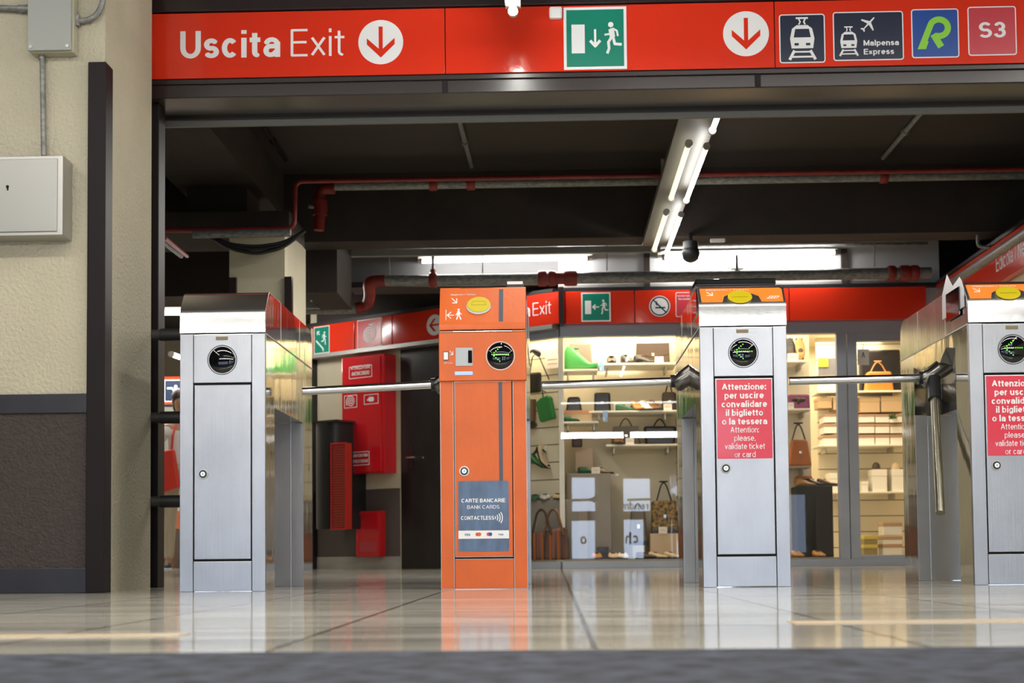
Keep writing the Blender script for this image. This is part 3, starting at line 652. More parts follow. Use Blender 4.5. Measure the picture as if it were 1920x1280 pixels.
# 3, 4: steel cabinets with warning sticker
def warn(t):
    FD = front(0, -.0002, 0)
    flat('warning_sticker', [[(-.0945, .442), (.0945, .442), (.0945, .7165), (-.0945, .7165)]], FD, redst, t, .0014)
    rows = [('Attenzione:', .152, .03), ('per uscire', .135, .03), ('convalidare', .156, .03), ('il biglietto', .128, .03), ('o la tessera', .155, .03), ('Attention:', .098, 0), ('please,', .073, 0), ('validate ticket', .138, 0), ('or card', .072, 0)]
    for i, (s, wd, bo) in enumerate(rows):
        z = .6800-.0300*i-(0 if i < 5 else -.0016*(i-4)); text('lettering', s, .0225 if i < 5 else .0205, front(0, -.0018, 0) @ Matrix.Translation((.0, z, 0)), white, t, wd, bo)
def hoodsticker(t):
    FI = Matrix.Translation((0, .010, .990)) @ Matrix.Rotation(-math.atan2(.040, .051), 4, 'X') @ front(0, 0, 0)
    L0 = .0648
    pts = [(-.140, .0), (-.068, 0), (-.060, .030), (-.035, .044), (.035, .044), (.060, .030), (.068, 0), (.143, .0), (.143, .064), (.136, .071), (-.143, .071)]
    FS = FI @ Matrix.Translation((0, -.004, 0))
    flat('orange_sticker', [pts], FS, stickor, t, .0012)
    text('lettering', 'Magnetici / Tickets', .0045, FS @ Matrix.Translation((-.120, .060, .0012)), white, t, .150, align='LEFT')
    bm = nb(); M = FS @ Matrix.Translation((0, 0, .0012)); stroke(bm, [(-.120, .052), (-.101, .034)], .003, M, .0008); stroke(bm, [(-.120, .034), (-.100, .034), (-.100, .050)], .003, M, .0009); obj('corner_arrow', bm, white, t)
    bm = nb()
    for k in range(4): stroke(bm, [(.090+k*.010, .016), (.100+k*.010, .026)], .0028, M, .0008)
    stroke(bm, [(.086, .016), (.118, .016)], .002, M, .0007); stroke(bm, [(.098, .027), (.132, .027)], .002, M, .0007); obj('operator_emblem', bm, white, t)
    oval(t, FS @ Matrix.Translation((0, 0, .001)), -.006, .022, .0425, .032)
for k, lab in ((2, 'steel ticket gate with a red Attenzione notice, third from the left, black hood display'), (3, 'rightmost steel ticket gate, cut by the picture edge, red notice and spiked hood plate')):
    t = thing('ticket_gate', lab, 'ticket gate', (GX[k]+HW, 0, 0))
    gface(t, steel, steel, steel, steel); gbody(t, k == 3); ghood(t, hoodst, None, mat('side_steel', (.36, .355, .345), .17, 1, bump=.05, bscale=(60, 60, 3), var=.35, vscale=(3, 16, 2)) if k == 3 else None); dome(t, .0, .8085, .0495, .003); maker_plate(t, -.002, .884); warn(t); hoodsticker(t)
    tripod(t, .025 if k == 2 else .015, k == 3)
    if k == 2:
        obj('hood_display', bx(-HW-.003, HW-.02, .085, .31, ZT+.002, ZT+.026), blackgl, t, bevel=.004)
        obj('side_window', bx(-HW-.003, -HW+.002, .07, .26, .955, ZT-.01), blackgl, t)
    else:
        bm = nb(); prism(bm, [(.035, ZC+.06), (.035, 1.03), (.055, 1.060), (.080, 1.078), (.17, 1.062), (.245, 1.118), (.315, 1.055), (.32, ZC+.06)], Matrix.Translation((-HW-.004, 0, 0)) @ side(), .003); obj('spiked_side_plate', bm, steel, t)
        obj('reader_window', bx(-HW-.0075, -HW-.003, .085, .255, .945, 1.045), blackgl, t, bevel=.001)

tk = thing('ticket_stub', 'small crumpled white ticket left on top of the leftmost gate', 'ticket', (at(461, 540, .25).x, .25, ZT))
bm = nb(); M = Matrix.Translation((0, 0, 0)) @ Matrix.Rotation(-.4, 4, 'Y') ; prism(bm, [(-.02, 0), (-.012, .016), (.0, .021), (.014, .016), (.016, .012), (.004, .014), (-.008, .010), (-.014, 0)], front(0, 0, 0), .03); obj('paper', bm, white, tk)

# ------------------------------------------------------------------ left rails, wall boxes
for i, (py, nm) in enumerate(((628, 'top'), (783, 'middle'), (940, 'bottom'))):
    P = at(278, py, .62); z = P.z
    t = thing('barrier_rail', '%s dark horizontal rail between the left wall post and the first steel gate' % nm, 'rail', (P.x, .62, z))
    x1 = GX[0]+.012-P.x
    obj('rail_tube', tb([(.0, 0, 0), (x1, 0, 0)], .021, 18), mat('rail_grey', (.07, .065, .06), .3, .5), t, smooth=True)
    obj('rail_sleeve', tb([(.050, 0, 0), (x1, 0, 0)], .0245, 18), blackm, t, smooth=True)
bx0 = at(52, 50, -.06); bx1 = at(133, 94, -.06)
t = thing('junction_box', 'grey electrical junction box high on the cream wall', 'junction box', ((bx0.x+bx1.x)/2, -.03, bx1.z))
hw = (bx1.x-bx0.x)/2
obj('box_body', bx(-hw+.004, hw+.006, -.02, .03, -.004, .26), mat('aged_cream_plastic', (.40, .38, .28), .5), t, bevel=.004)
obj('box_lid', bx(-hw, hw, -.034, -.019, 0, .26), greym, t, bevel=.003)
for s in (-1, 1):
    bm = nb(); prism(bm, circ(.006, s*(hw-.012), .014, 16), front(0, -.034, 0), .003); obj('screw', bm, alu, t)
def conduit(label, pts, r, m=greym, clip=(), nm='conduit'):
    pts = [Vector(p) for p in pts]; o = pts[0].copy(); t = thing(nm, label, nm, o)
    obj('pipe', tb([p-o for p in pts], r, 14), m, t, smooth=True)
    for c in clip: c = Vector(c)-o; d = Vector((0, 0, 1)) if abs(pts[0].z-pts[-1].z) > abs(pts[0].x-pts[-1].x) else Vector((1, 0, 0)); obj('coupling', tb([c-d*.02, c+d*.02], r*1.3, 14), m, t, smooth=True)
    return t
a = at(79, 95, -.02); b = at(82, 292, -.02)
conduit('thin grey conduit running down from the junction box to the steel wall cabinet', [a, (b.x, b.y, b.z)], .009, galv, [at(79, 102, -.02)])
a = at(-30, 13, -.02); b = at(53, 17, -.02); conduit('grey conduit entering the junction box from the left', [a, b], .010, galv, [at(45, 16, -.02)])
a = at(133, 39, -.02); c = at(176, 36, -.02); dd = at(198, 8, .0); e = at(203, -20, .03)
conduit('grey conduit curving up right from the junction box', bend([a, (c.x, a.y, a.z), (dd.x, -.02, dd.z), (e.x, -.02, e.z)], .04), .010, galv, [at(143, 39, -.02)])
c0 = at(-60, 443, -.10); c1 = at(118, 291, -.10)
t = thing('wall_cabinet', 'steel electrical cabinet with a keyhole on the left cream wall', 'cabinet', (c0.x, -.0, c0.z)); W = c1.x-c0.x; HH = c1.z-c0.z
obj('cabinet_body', bx(0, W, -.10, .0, 0, HH), alu, t, bevel=.002)
d = obj('cabinet_door', bx(.012, W-.018, -.106, -.099, .012, HH-.012), mat('cabinet_door_steel', (.36, .355, .33), .42, .7), t, bevel=.002)
kp = at(14, 352, -.106); bm = nb(); F = front(kp.x-c0.x, -.106, kp.z-c0.z); prism(bm, circ(.0055, 0, .004, 14), F, .001); prism(bm, [(-.003, .004), (.003, .004), (.004, -.009), (-.002, -.009)], F, .001); obj('keyhole', bm, gapm, d)

# ------------------------------------------------------------------ lit poster wall behind the viewpoint (seen mirrored in the shop glass)
PY = -8.9
blu = mat('lit_poster', (.8, .85, 1), .4, emit=(.52, .70, 1), es=POSTER)
blu2 = mat('bright_lit_poster', (.8, .85, 1), .4, emit=(.60, .75, 1), es=POSTER*3.2)
inkb = mat('poster_ink', (.03, .04, .08), .5)
VY = 2*FAC-PY
def vat(px, py): return at(px, py, VY)
specs = [(1073, 1115, 895, 958, ''), (1073, 1115, 976, 1050, 'o'), (1163, 1218, 897, 958, 'rendm'), (1163, 1206, 974, 1046, 'ch')]
labs = ['small blank lit panel seen mirrored in the shop glass above the letter o', 'lit poster with the letter o, seen mirrored in the shop glass', 'lit poster reading rendm, mirrored in the shop window', 'lit poster reading ch, mirrored in the shop window']
for (a, b, c, d_, s), lab in zip(specs, labs):
    p = vat(a, d_); q_ = vat(b, c); z0 = max(.02, p.z); z1 = q_.z
    t = thing('lit_poster', lab, 'poster', ((p.x+q_.x)/2, PY, z0)); hwid = (q_.x-p.x)/2
    obj('backlit_sheet', bx(-hwid, hwid, -.02, 0, 0, z1-z0), blu2, t); obj('poster_case', bx(-hwid-.01, hwid+.01, -.1, -.021, -.01, z1-z0+.01), fixm, t)
    if s:
        M = Matrix.Rotation(PI, 4, 'Z') @ front(0, -.002, 0)
        text('lettering', s, (z1-z0)*(.30 if len(s) < 3 else .24), M @ Matrix.Translation((0, (z1-z0)*(.38 if len(s) < 3 else .05), 0)), inkb, t, None if len(s) < 3 else hwid*1.8, .02)
for i, (x0, x1, z0, z1) in enumerate(((-4.6, -3.2, .1, 1.15), (-3.1, -1.8, .1, 1.15), (-1.7, -.5, .1, 1.15), (2.4, 3.4, .1, 1.15), (3.5, 4.6, .1, 1.15))):
    t = thing('lit_poster', 'blank backlit white-blue panel of the poster wall behind the viewpoint', 'poster', ((x0+x1)/2, PY, z0), group='backlit panels of the poster wall'); hwid = (x1-x0)/2
    obj('backlit_sheet', bx(-hwid, hwid, -.02, 0, 0, z1-z0), blu, t); obj('poster_case', bx(-hwid-.02, hwid+.02, -.1, -.021, -.02, z1-z0+.02), fixm, t)
# ------------------------------------------------------------------ cream column behind the first gate
cy0 = 3.85; ca = at(430, 600, cy0); cb = at(534, 600, cy0); cr = at(571, 600, cy0+.55).x; cz = 2.13
struct('column', bx(ca.x, cb.x, cy0, cy0+.4, 0, cz), plaster2)
bm = nb(); prism(bm, [(cb.x-.01, cy0), (cr, cy0+.45), (cr, cy0+.6), (ca.x, cy0+.6), (ca.x, cy0+.3)], Matrix(), cz); struct('column_side', bm, plaster)
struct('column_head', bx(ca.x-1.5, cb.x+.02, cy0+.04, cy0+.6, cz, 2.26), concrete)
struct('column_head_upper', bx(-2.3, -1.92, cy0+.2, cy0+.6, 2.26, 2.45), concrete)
tz = at(540, 520, cy0).z
for px in (430, 534):
    X = at(px, 600, cy0-.02).x; o = bx(X, X+.045, cy0-.03, cy0+.02, 0, tz); struct('trim_6', o, brownmetal)

# ------------------------------------------------------------------ angled wall with fire equipment
TA = lambda name, lab, cat, u, z, off=0: thing(name, lab, cat, Ll+AD*u+AN*off+Vector((0, 0, z)), AROT)
def abx(u0, u1, d0, d1, z0, z1):            # box in the angled wall's frame (local x along wall, local -y to viewer)
    return bx(u0, u1, -d1, -d0, z0, z1)
def astruct(name, bm, m, **k):
    o = struct(name, bm, m, **k); o.location = Ll; o.rotation_euler = (0, 0, AROT); return o
ud0 = aw(751, 900)[0]; ud1 = aw(832, 900)[0]; uw0 = aw(962, 900)[0]
zd = aw(700, 917)[1]; zs = aw(700, 1043)[1]; zdt = aw(790, 645)[1]; zk = aw(1030, 1051)[1]
BZ0 = aw(700, 654)[1]; BZ1 = aw(700, 600)[1]
print('band', BZ0, BZ1, at(1150, 608, FAC).z, at(1150, 553, FAC).z)
BZ0 = 1.93; BZ1 = 2.185
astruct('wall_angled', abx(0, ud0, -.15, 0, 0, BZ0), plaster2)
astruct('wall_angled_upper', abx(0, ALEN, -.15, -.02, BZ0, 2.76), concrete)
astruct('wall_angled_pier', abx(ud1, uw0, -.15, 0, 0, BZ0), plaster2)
astruct('trim_7', abx(0, ud0-.005, .0, .004, zs, zd), dado2)
astruct('baseboard_angled', abx(0, ud0-.005, .0, .012, 0, zs), skirt)
astruct('door_1', abx(ud0, ud1, -.04, -.005, 0, BZ0), doorm, bevel=.003)
dh = bpy.data.objects['door_1']
hu, hz = aw(770, 858); bm = nb(); tubep(bm, [(hu, -.0, hz), (hu, -.05, hz), (hu+.09, -.05, hz)], .010, 10); o = obj('door_handle', bm, chrome, dh, smooth=True); o = obj('handle_plate', abx(hu-.02, hu+.02, -.005, .003, hz-.1, hz+.1), brownmetal, dh)
astruct('trim_8', abx(-.02, .055, .0, .06, 0, BZ0), trimm)
# fire cabinet
u0, z0 = aw(640, 890, .16); u1, z1 = aw(716, 662, .16); z1 = min(z1, BZ0-.01)
fc = TA('fire_cabinet', 'tall red fire equipment cabinet on the cream wall left of the dark door', 'fire cabinet', u0, z0)
W = u1-u0; HH = z1-z0
obj('cabinet_box', abx(0, W+.02, 0, .15, 0, HH), firered, fc, bevel=.006); fd = obj('cabinet_door', abx(.012, W-.02, .15, .16, .012, HH-.02), firered, fc, bevel=.003)
FA = front(0, -.161, 0)
def frame2(t, x0, x1, z0, z1, wd, M, m=white):
    bm = nb(); stroke(bm, [(x0, z0), (x1, z0), (x1, z1), (x0, z1), (x0, z0)], wd, M, .0008); return obj('frame_line', bm, m, t)
def ca_(px, py): u, z = aw(px, py, .161); return u-u0, z-z0
a = ca_(655, 710); b = ca_(697, 686); frame2(fc, a[0], b[0], a[1], b[1]+.01, .006, FA)
text('lettering', 'ATTREZZATURE', .034, FA @ Matrix.Translation(((a[0]+b[0])/2, a[1]+.074, 0)), white, fc, (b[0]-a[0])*.86, .01)
text('lettering', 'ANTINCENDIO', .034, FA @ Matrix.Translation(((a[0]+b[0])/2, a[1]+.022, 0)), white, fc, (b[0]-a[0])*.80, .01)
a = ca_(651, 873); b = ca_(692, 848); frame2(fc, a[0], b[0], a[1], b[1]+.01, .006, FA)
text('lettering', 'NON USARE ACQUA PRIMA', .028, FA @ Matrix.Translation(((a[0]+b[0])/2, a[1]+.070, 0)), white, fc, (b[0]-a[0])*.9, .01)
text('lettering', 'DI AVER TOLTO TENSIONE', .028, FA @ Matrix.Translation(((a[0]+b[0])/2, a[1]+.020, 0)), white, fc, (b[0]-a[0])*.9, .01)
a = ca_(646, 765); b = ca_(669, 740); frame2(fc, a[0], b[0], a[1], b[1], .006, FA)
def spiral(t, cx, cy, r, wd, M, m=white, turns=2.6):
    bm = nb(); P = []
    for k in range(60):
        a_ = k/59*turns*2*PI; rr = r*(.08+.92*k/59); P.append((cx+rr*math.cos(a_), cy+rr*math.sin(a_)))
    P.append((P[-1][0]+r*.0, P[-1][1])); stroke(bm, P, wd, M, .0008); return obj('hose_spiral', bm, m, t)
spiral(fc, (a[0]+b[0])/2, (a[1]+b[1])/2, (b[0]-a[0])*.36, .008, FA)
a = ca_(683, 758); b = ca_(709, 738); frame2(fc, a[0], b[0], a[1], b[1], .006, FA)
bm = nb(); prism(bm, rrect(a[0]+.05, b[0]-.05, a[1]+.02, b[1]-.02, .015), FA, .0008); stroke(bm, [(a[0]+.07, b[1]-.02), (a[0]+.035, b[1]-.05)], .01, FA, .0008); obj('extinguisher_sign', bm, white, fc)
# low red box
u0, z0 = aw(667, 1044, .08); u1, z1 = aw(711, 957, .08)
rb = TA('hydrant_box', 'small red hydrant box low on the brown painted wall', 'hydrant box', u0, z0); W = u1-u0; HH = z1-z0
obj('box_body', abx(0, W, 0, .07, 0, HH), firered, rb, bevel=.004)
bm = nb(); stroke(bm, [(.02, .02), (W-.02, .02), (W-.02, HH-.02), (.02, HH-.02), (.02, .02)], .03, front(0, -.07, 0), .012); obj('box_frame', bm, firered, rb)
obj('box_label', abx(.035, W-.035, .07, .074, .045, .13), signrose, rb)
# black cabinet and red mesh on the left
u0, z0 = aw(598, 992, .30); u1, z1 = aw(641, 792, .30)
bk = TA('wall_column_box', 'black upright wall box with rounded front left of the red fire cabinet', 'wall box', u0, z0); W = u1-u0; HH = z1-z0
bm = nb(); prism(bm, [(.0, 0)]+[(W/2-W/2*math.cos(PI*k/10), -.30-.10*math.sin(PI*k/10)) for k in range(11)]+[(W, 0)], Matrix(), HH); obj('box_body', bm, blackm, bk, smooth=True)
obj('box_cap', bx(-.02, W+.03, -.40, 0, HH, HH+.02), brownmetal, bk)
u0, z0 = aw(625, 992, .42); u1, z1 = aw(652, 830, .42)
def grid_mat():
    m = mat('red_mesh', (.33, .02, .012), .4); nt = m.node_tree; b = nt.nodes['Principled BSDF']; tc = nt.nodes.new('ShaderNodeTexCoord'); br = nt.nodes.new('ShaderNodeTexBrick'); br.offset = 0
    mp = nt.nodes.new('ShaderNodeMapping'); mp.inputs['Rotation'].default_value = (PI/2, 0, 0); nt.links.new(tc.outputs['Object'], mp.inputs[0]); nt.links.new(mp.outputs[0], br.inputs[0])
    br.inputs['Scale'].default_value = 1; br.inputs['Brick Width'].default_value = .022; br.inputs['Row Height'].default_value = .022; br.inputs['Mortar Size'].default_value = .003
    br.inputs['Color1'].default_value = (.09, .01, .008, 1); br.inputs['Color2'].default_value = (.08, .01, .008, 1); br.inputs['Mortar'].default_value = (.5, .03, .015, 1)
    nt.links.new(br.outputs[0], b.inputs['Base Color']); return m
rm = TA('mesh_box', 'tall narrow red perforated box against the black wall box', 'mesh box', u0, z0, 0); W = u1-u0; HH = z1-z0
obj('mesh_body', abx(0, W, .37, .44, 0, HH), grid_mat(), rm, bevel=.003)
bm = nb(); stroke(bm, [(0, 0), (W, 0), (W, HH), (0, HH), (0, 0)], .012, front(0, -.44, 0), .006); obj('mesh_frame', bm, firered, rm)

# red sign band of the lobby: angled boards
def aboard(px0, px1, label, m=signred):
    a = aw(px0, 640, .10)[0]; b = aw(px1, 640, .10)[0]
    t = TA('band_board', label, 'sign', a, BZ0); W = b-a
    obj('panel', abx(.003, W-.003, .0, .10, 0, BZ1-BZ0), m, t, bevel=.002); return t, W
HB = BZ1-BZ0; FB = front(0, -.101, 0)
def alp(t, px, py): u, z = aw(px, py, .101); return u-(Vector(t.location)-Ll).dot(AD), z-BZ0
t, W = aboard(586, 664, 'leftmost lobby band board, red with a green escalator exit plate at its end')
a = alp(t, 589, 650); b = alp(t, 618, 650)
flat('exit_plate', [[(a[0], .0), (b[0], .0), (b[0], HB-.01), (a[0], HB-.01)]], FB, white, t, .002); e = .008
flat('exit_field', [[(a[0]+e, e), (b[0]-e, e), (b[0]-e, HB-.01-e), (a[0]+e, HB-.01-e)]], FB @ Matrix.Translation((0, 0, .002)), signgreen, t, .0006)
bm = nb(); M = FB @ Matrix.Translation((0, 0, .0026)); cx = (a[0]+b[0])/2; hw = (b[0]-a[0])/2
stroke(bm, [(cx-.7*hw, .12), (cx+.2*hw, .04), (cx+.2*hw, .02)], .014, M, .0006); runner(bm, cx+.35*hw, .135, .12, M, .0006, -1); stroke(bm, [(cx-.25*hw, .17), (cx-.55*hw, .20), (cx-.55*hw, .17)], .010, M, .0006); stroke(bm, [(cx-.55*hw, .20), (cx-.25*hw, .20)], .010, M, .0007); obj('escalator_figure', bm, white, t)
t, W = aboard(665, 735, 'lobby band board with the white fire hose spiral on a rose plate')
a = alp(t, 670, 630); b = alp(t, 716, 630)
flat('spiral_plate', [[(a[0], .0), (b[0], .0), (b[0], HB-.005), (a[0], HB-.005)]], FB, white, t, .002)
flat('spiral_field', [[(a[0]+e, e), (b[0]-e, e), (b[0]-e, HB-.005-e), (a[0]+e, HB-.005-e)]], FB @ Matrix.Translation((0, 0, .002)), signrose, t, .0006)
cx = (a[0]+b[0])/2; spiral(t, cx, HB/2-.01, .082, .013, FB @ Matrix.Translation((0, 0, .0026)), white, 3.25)
bm = nb(); stroke(bm, [(cx, HB/2+.072), (cx+.07, HB/2+.078)], .012, FB @ Matrix.Translation((0, 0, .0026)), .0006); obj('hose_nozzle', bm, white, t)
t, W = aboard(736, 906, 'lobby band board ending in a white disc with a left arrow behind the orange gate')
a = alp(t, 815, 620); arrow('left_arrow', a[0], HB*.47, .088, -PI/2, FB, white, signred, t)
t, W = aboard(907, 1052, 'lobby band board reading Uscita Exit, partly hidden by the orange gate')
a = alp(t, 999, 600); b = alp(t, 1034, 600); text('lettering', 'Exit', .105, FB @ Matrix.Translation((a[0], .085, 0)), white, t, b[0]-a[0], -.004, align='LEFT')
c = alp(t, 930, 600); a2 = alp(t, 994, 600); text('lettering', 'Uscita', .105, FB @ Matrix.Translation((c[0], .085, 0)), white, t, a2[0]-c[0], .03, align='LEFT')
astruct('trim_9', abx(0, ALEN, -.01, .11, BZ0-.035, BZ0-.002), alu)
astruct('trim_10', abx(0, ALEN, -.01, .10, BZ1+.002, BZ1+.03), blackm)
# straight boards over the shop
def fboard(px0, px1, label, y=FAC-.10):
    a = at(px0, 580, y).x if px0 else Cc.x+.02; b = at(px1, 580, y).x
    t = thing('band_board', label, 'sign', (a, y, BZ0)); obj('panel', bx(.003, b-a-.003, 0, .10, 0, HB), signred, t, bevel=.002); return t, b-a
FB0 = front(0, -.001, 0); Yb = FAC-.10
def flp(t, px, py=580): return at(px, py, Yb).x-t.location.x
t, W = fboard(1060, 1190, 'red band board over the shop with a green left pointing exit plate')
exit_picto(t, flp(t, 1090), flp(t, 1145), .012, HB-.012, FB0)
t, W = fboard(1190, 1310, 'red band board with a round no smoking sign left of the third gate')
cx = flp(t, 1237); flat('no_smoking_disc', [circ(.083, cx, HB/2, 36)], FB0, white, t, .001); bm = nb(); ring2(bm, .066, .076, FB0 @ Matrix.Translation((0, 0, .001)), .0006, cx, HB/2)
stroke(bm, [(cx-.05, HB/2+.05), (cx+.05, HB/2-.05)], .010, FB0 @ Matrix.Translation((0, 0, .001)), .0007); obj('no_smoking_ring', bm, signnavy, t)
bm = nb(); stroke(bm, [(cx-.035, HB/2-.012), (cx+.045, HB/2-.012)], .011, FB0 @ Matrix.Translation((0, 0, .0012)), .0006); stroke(bm, [(cx-.02, HB/2+.005), (cx-.03, HB/2+.02), (cx-.02, HB/2+.04)], .006, FB0 @ Matrix.Translation((0, 0, .0012)), .0006); obj('cigarette', bm, signnavy, t)
a = flp(t, 1267); b = flp(t, 1304); flat('notice_border', [rrect(a, b, .04, HB-.02, .012)], FB0, white, t, .001); flat('notice_field', [rrect(a+.005, b-.005, .045, HB-.025, .009)], FB0 @ Matrix.Translation((0, 0, .001)), signrose, t, .0006)
text('lettering', 'Vietato fumare', .014, FB0 @ Matrix.Translation(((a+b)/2, HB-.055, .0016)), white, t, .13); text('lettering', 'No smoking', .014, FB0 @ Matrix.Translation(((a+b)/2, HB-.08, .0016)), white, t, .11)
t, W = fboard(1310, 1480, 'red band board directly behind the hood of the third gate')
xr_ = at(1480, 580, Yb).x; t = thing('band_board', 'plain red band board right of the third gate, over the shop door', 'sign', (xr_, Yb, BZ0)); obj('panel', bx(.003, RW-.13-xr_, 0, .10, 0, HB), signred, t, bevel=.002)
struct('trim_11', bx(Cc.x, RW-.02, FAC-.10, FAC-.02, BZ1+.002, BZ1+.03), blackm)
struct('trim_12', bx(Cc.x-.01, Cc.x+.03, FAC-.14, FAC-.02, BZ0-.01, BZ1+.03), brownmetal)
t = thing('band_board', 'red band board on the right wall reading Edicola News running towards the viewer', 'sign', (RW-.025, 6.4, BZ0+.0), -PI/2)
obj('panel', bx(0, 4.6, -.03, .03, -.02, HB), signred, t, bevel=.002)
text('lettering', 'Edicola / News', .105, front(0, -.031, 0) @ Matrix.Translation((1.55, .06, 0)), white, t, .75, align='LEFT')
obj('top_rail', bx(0, 4.6, -.035, .03, HB+.004, HB+.03), brownmetal, t)
# white wall above
struct('wall_shop_upper', bx(Cc.x-.01, RW, FAC-.02, FAC+.1, BZ0, 2.76), whitew)
struct('wall_shop_upper_left', bx(at(655, 500, FAC).x, Cc.x-.012, FAC-.02, FAC+.1, 2.30, 2.76), mat('grey_wall', (.15, .15, .155), .7))
struct('ceiling_beam', bx(at(655, 500, FAC).x, Cc.x-.012, FAC-.02, FAC+.3, 2.255, 2.298), concrete)
for px in (1213, 1583):
    a = at(px, 500, FAC-.04).x; struct('trim_13', bx(a-.022, a+.022, FAC-.06, FAC-.02, BZ1+.03, 2.5), concrete)
a = at(1180, 545, FAC-.03)
struct('trim_14', bx(Cc.x, RW-.3, FAC-.035, FAC-.02, at(1200, 543, FAC).z, at(1200, 534, FAC).z), alu)

# ------------------------------------------------------------------ shop front
ZK = .055; Zh = at(1350, 628, FAC).z
xL = Cc.x; 
def fx(px, py=800): return at(px, py, FAC).x
struct('trim_15', bx(xL, RW, FAC-.03, FAC+.05, Zh, BZ0), frameal, bevel=.002)
struct('trim_16', bx(xL, RW, FAC-.04, FAC+.05, 0, ZK), frameal, bevel=.002)
astruct('trim_17', abx(uw0, ALEN, -.05, .02, Zh, BZ0), frameal, bevel=.002)
astruct('trim_18', abx(uw0, ALEN, -.05, .03, 0, ZK), frameal, bevel=.002)
def window(n, a, b, z0, z1, lab=None):
    w_ = struct('window_%d' % n, bx(a, b, FAC+.004, FAC+.010, z0, z1), glassm)
    return w_
window(1, xL, fx(1310), ZK, Zh); struct('trim_19', bx(fx(1305), fx(1318), FAC-.02, FAC+.05, ZK, Zh), frameal)
window(2, fx(1318), fx(1572), ZK, Zh)
# door leaves: two stiles meeting
d2 = struct('door_2', bx(fx(1570), fx(1588.5), FAC-.03, FAC+.04, ZK*.3, Zh), frameal, bevel=.003)
xr0 = fx(1590); xr1 = RW-.02; zt_ = at(1640, 640, FAC).z
bm = nb(); box(bm, xr0, fx(1608), FAC-.03, FAC+.04, ZK*.3, Zh); box(bm, xr1-.1, xr1, FAC-.03, FAC+.04, ZK*.3, Zh); box(bm, fx(1608), xr1-.1, FAC-.03, FAC+.04, zt_, Zh); box(bm, fx(1608), xr1-.1, FAC-.03, FAC+.04, ZK*.3, ZK+.03)
struct('door_3', bm, frameal, bevel=.002)
window(3, fx(1608), xr1-.1, ZK+.03, zt_)
o = astruct('window_4', abx(uw0, ALEN, -.010, -.004, ZK, Zh), glassm)
# shop shell
UW = Ll+AD*uw0-AN*.16; SP = [(Cc.x-.05, FAC+.08), (3.75, FAC+.08), (3.75, 9.6), (UW.x, 9.6), (UW.x, UW.y)]
bm = nb(); prism(bm, SP, Matrix(), .07); struct('floor_shop', bm, mat('shop_floor', (.40, .34, .26), .4))
bm = nb(); prism(bm, SP, Matrix.Translation((0, 0, 2.10)), .06); struct('ceiling_shop', bm, cream)
struct('wall_shop_back', bx(UW.x, 3.75, 9.2, 9.3, 0, 2.16), cream)
struct('wall_shop_right', bx(3.65, 3.75, FAC+.06, 9.3, 0, 2.16), cream)
struct('wall_shop_left', bx(UW.x-.05, UW.x, UW.y+.05, 9.3, 0, 2.16), cream)
def slat_mat():
    m = mat('slatwall', (.80, .74, .58), .5); nt = m.node_tree; b = nt.nodes['Principled BSDF']; tc = nt.nodes.new('ShaderNodeTexCoord'); sx = nt.nodes.new('ShaderNodeSeparateXYZ'); nt.links.new(tc.outputs['Object'], sx.inputs[0])
    mm = nt.nodes.new('ShaderNodeMath'); mm.operation = 'MODULO'; mm.inputs[1].default_value = .145; nt.links.new(sx.outputs[2], mm.inputs[0])
    g_ = nt.nodes.new('ShaderNodeMath'); g_.operation = 'LESS_THAN'; g_.inputs[1].default_value = .010; nt.links.new(mm.outputs[0], g_.inputs[0])
    mx = nt.nodes.new('ShaderNodeMix'); mx.data_type = 'RGBA'; mx.inputs[6].default_value = (.80, .74, .58, 1); mx.inputs[7].default_value = (.22, .18, .11, 1); nt.links.new(g_.outputs[0], mx.inputs[0]); nt.links.new(mx.outputs[2], b.inputs['Base Color']); return m
slatm = slat_mat()
# display backs: angled slat wall, window backs
astruct('wall_display_slats', abx(uw0-.3, ALEN-.30, -.42, -.38, .07, 2.10), slatm)
YD = 7.05                                     # display depth of the main window
def dx(px, py=800, Y=YD): return at(px, py, Y).x
def dz(px, py, Y=YD): return at(px, py, Y).z
xs0 = dx(1052); 
struct('wall_display_left', bx(dx(1050)-.01, dx(1057), 6.75, 7.5, .07, 2.10), shelfm)
struct('wall_display_back', bx(dx(1057), dx(1275), 7.40, 7.45, .07, 2.10), cream)
struct('wall_display_back_right', bx(dx(1440), dx(1528), 7.255, 7.30, .07, 2.10), cream)
struct('wall_display_side', bx(dx(1273), dx(1278), 6.62, 7.42, .07, 2.10), slatm)
struct('wall_display_slat_side', bx(dx(1278), dx(1330), 7.0, 7.05, .07, 2.10), slatm)
# ------------------------------------------------------------------ pipes and services
def run_x(label, px0, py0, px1, py1, Y, r, m=galv, nm='pipe', extra=(), joints=()):
    a = at(px0, py0, Y); b = at(px1, py1, Y); z = (a.z+b.z)/2
    t = thing(nm, label, 'pipe', (a.x, Y, z)); pts = [Vector((0, 0, 0)), Vector((b.x-a.x, 0, 0))]
    pts = [Vector(at(*e, Y) - Vector((a.x, Y, z))) if len(e) == 2 else Vector(e) for e in extra]+pts
    obj('pipe_run', tb(bend(pts, r*2.2) if len(pts) > 2 else pts, r, 14), m, t, smooth=True)
    for j, wd in joints:
        X = at(j, py0, Y).x-a.x; obj('pipe_coupling', tb([(X-wd, 0, 0), (X-wd*.6, 0, 0), (X+wd*.6, 0, 0), (X+wd, 0, 0)], [r*1.25, r*1.4, r*1.4, r*1.25], 14), redpipe, t, smooth=True)
    return t
t = run_x('thick grey pipe crossing under the dark ceiling beam with red couplings', 628, 354, 1960, 321, 4.62, .032, joints=((813, .028), (883, .028), (1657, .028)))
t = thing('red_pipe', 'thin red sprinkler pipe above the grey pipe, dropping at its left end', 'pipe', at(558, 337, 3.75))
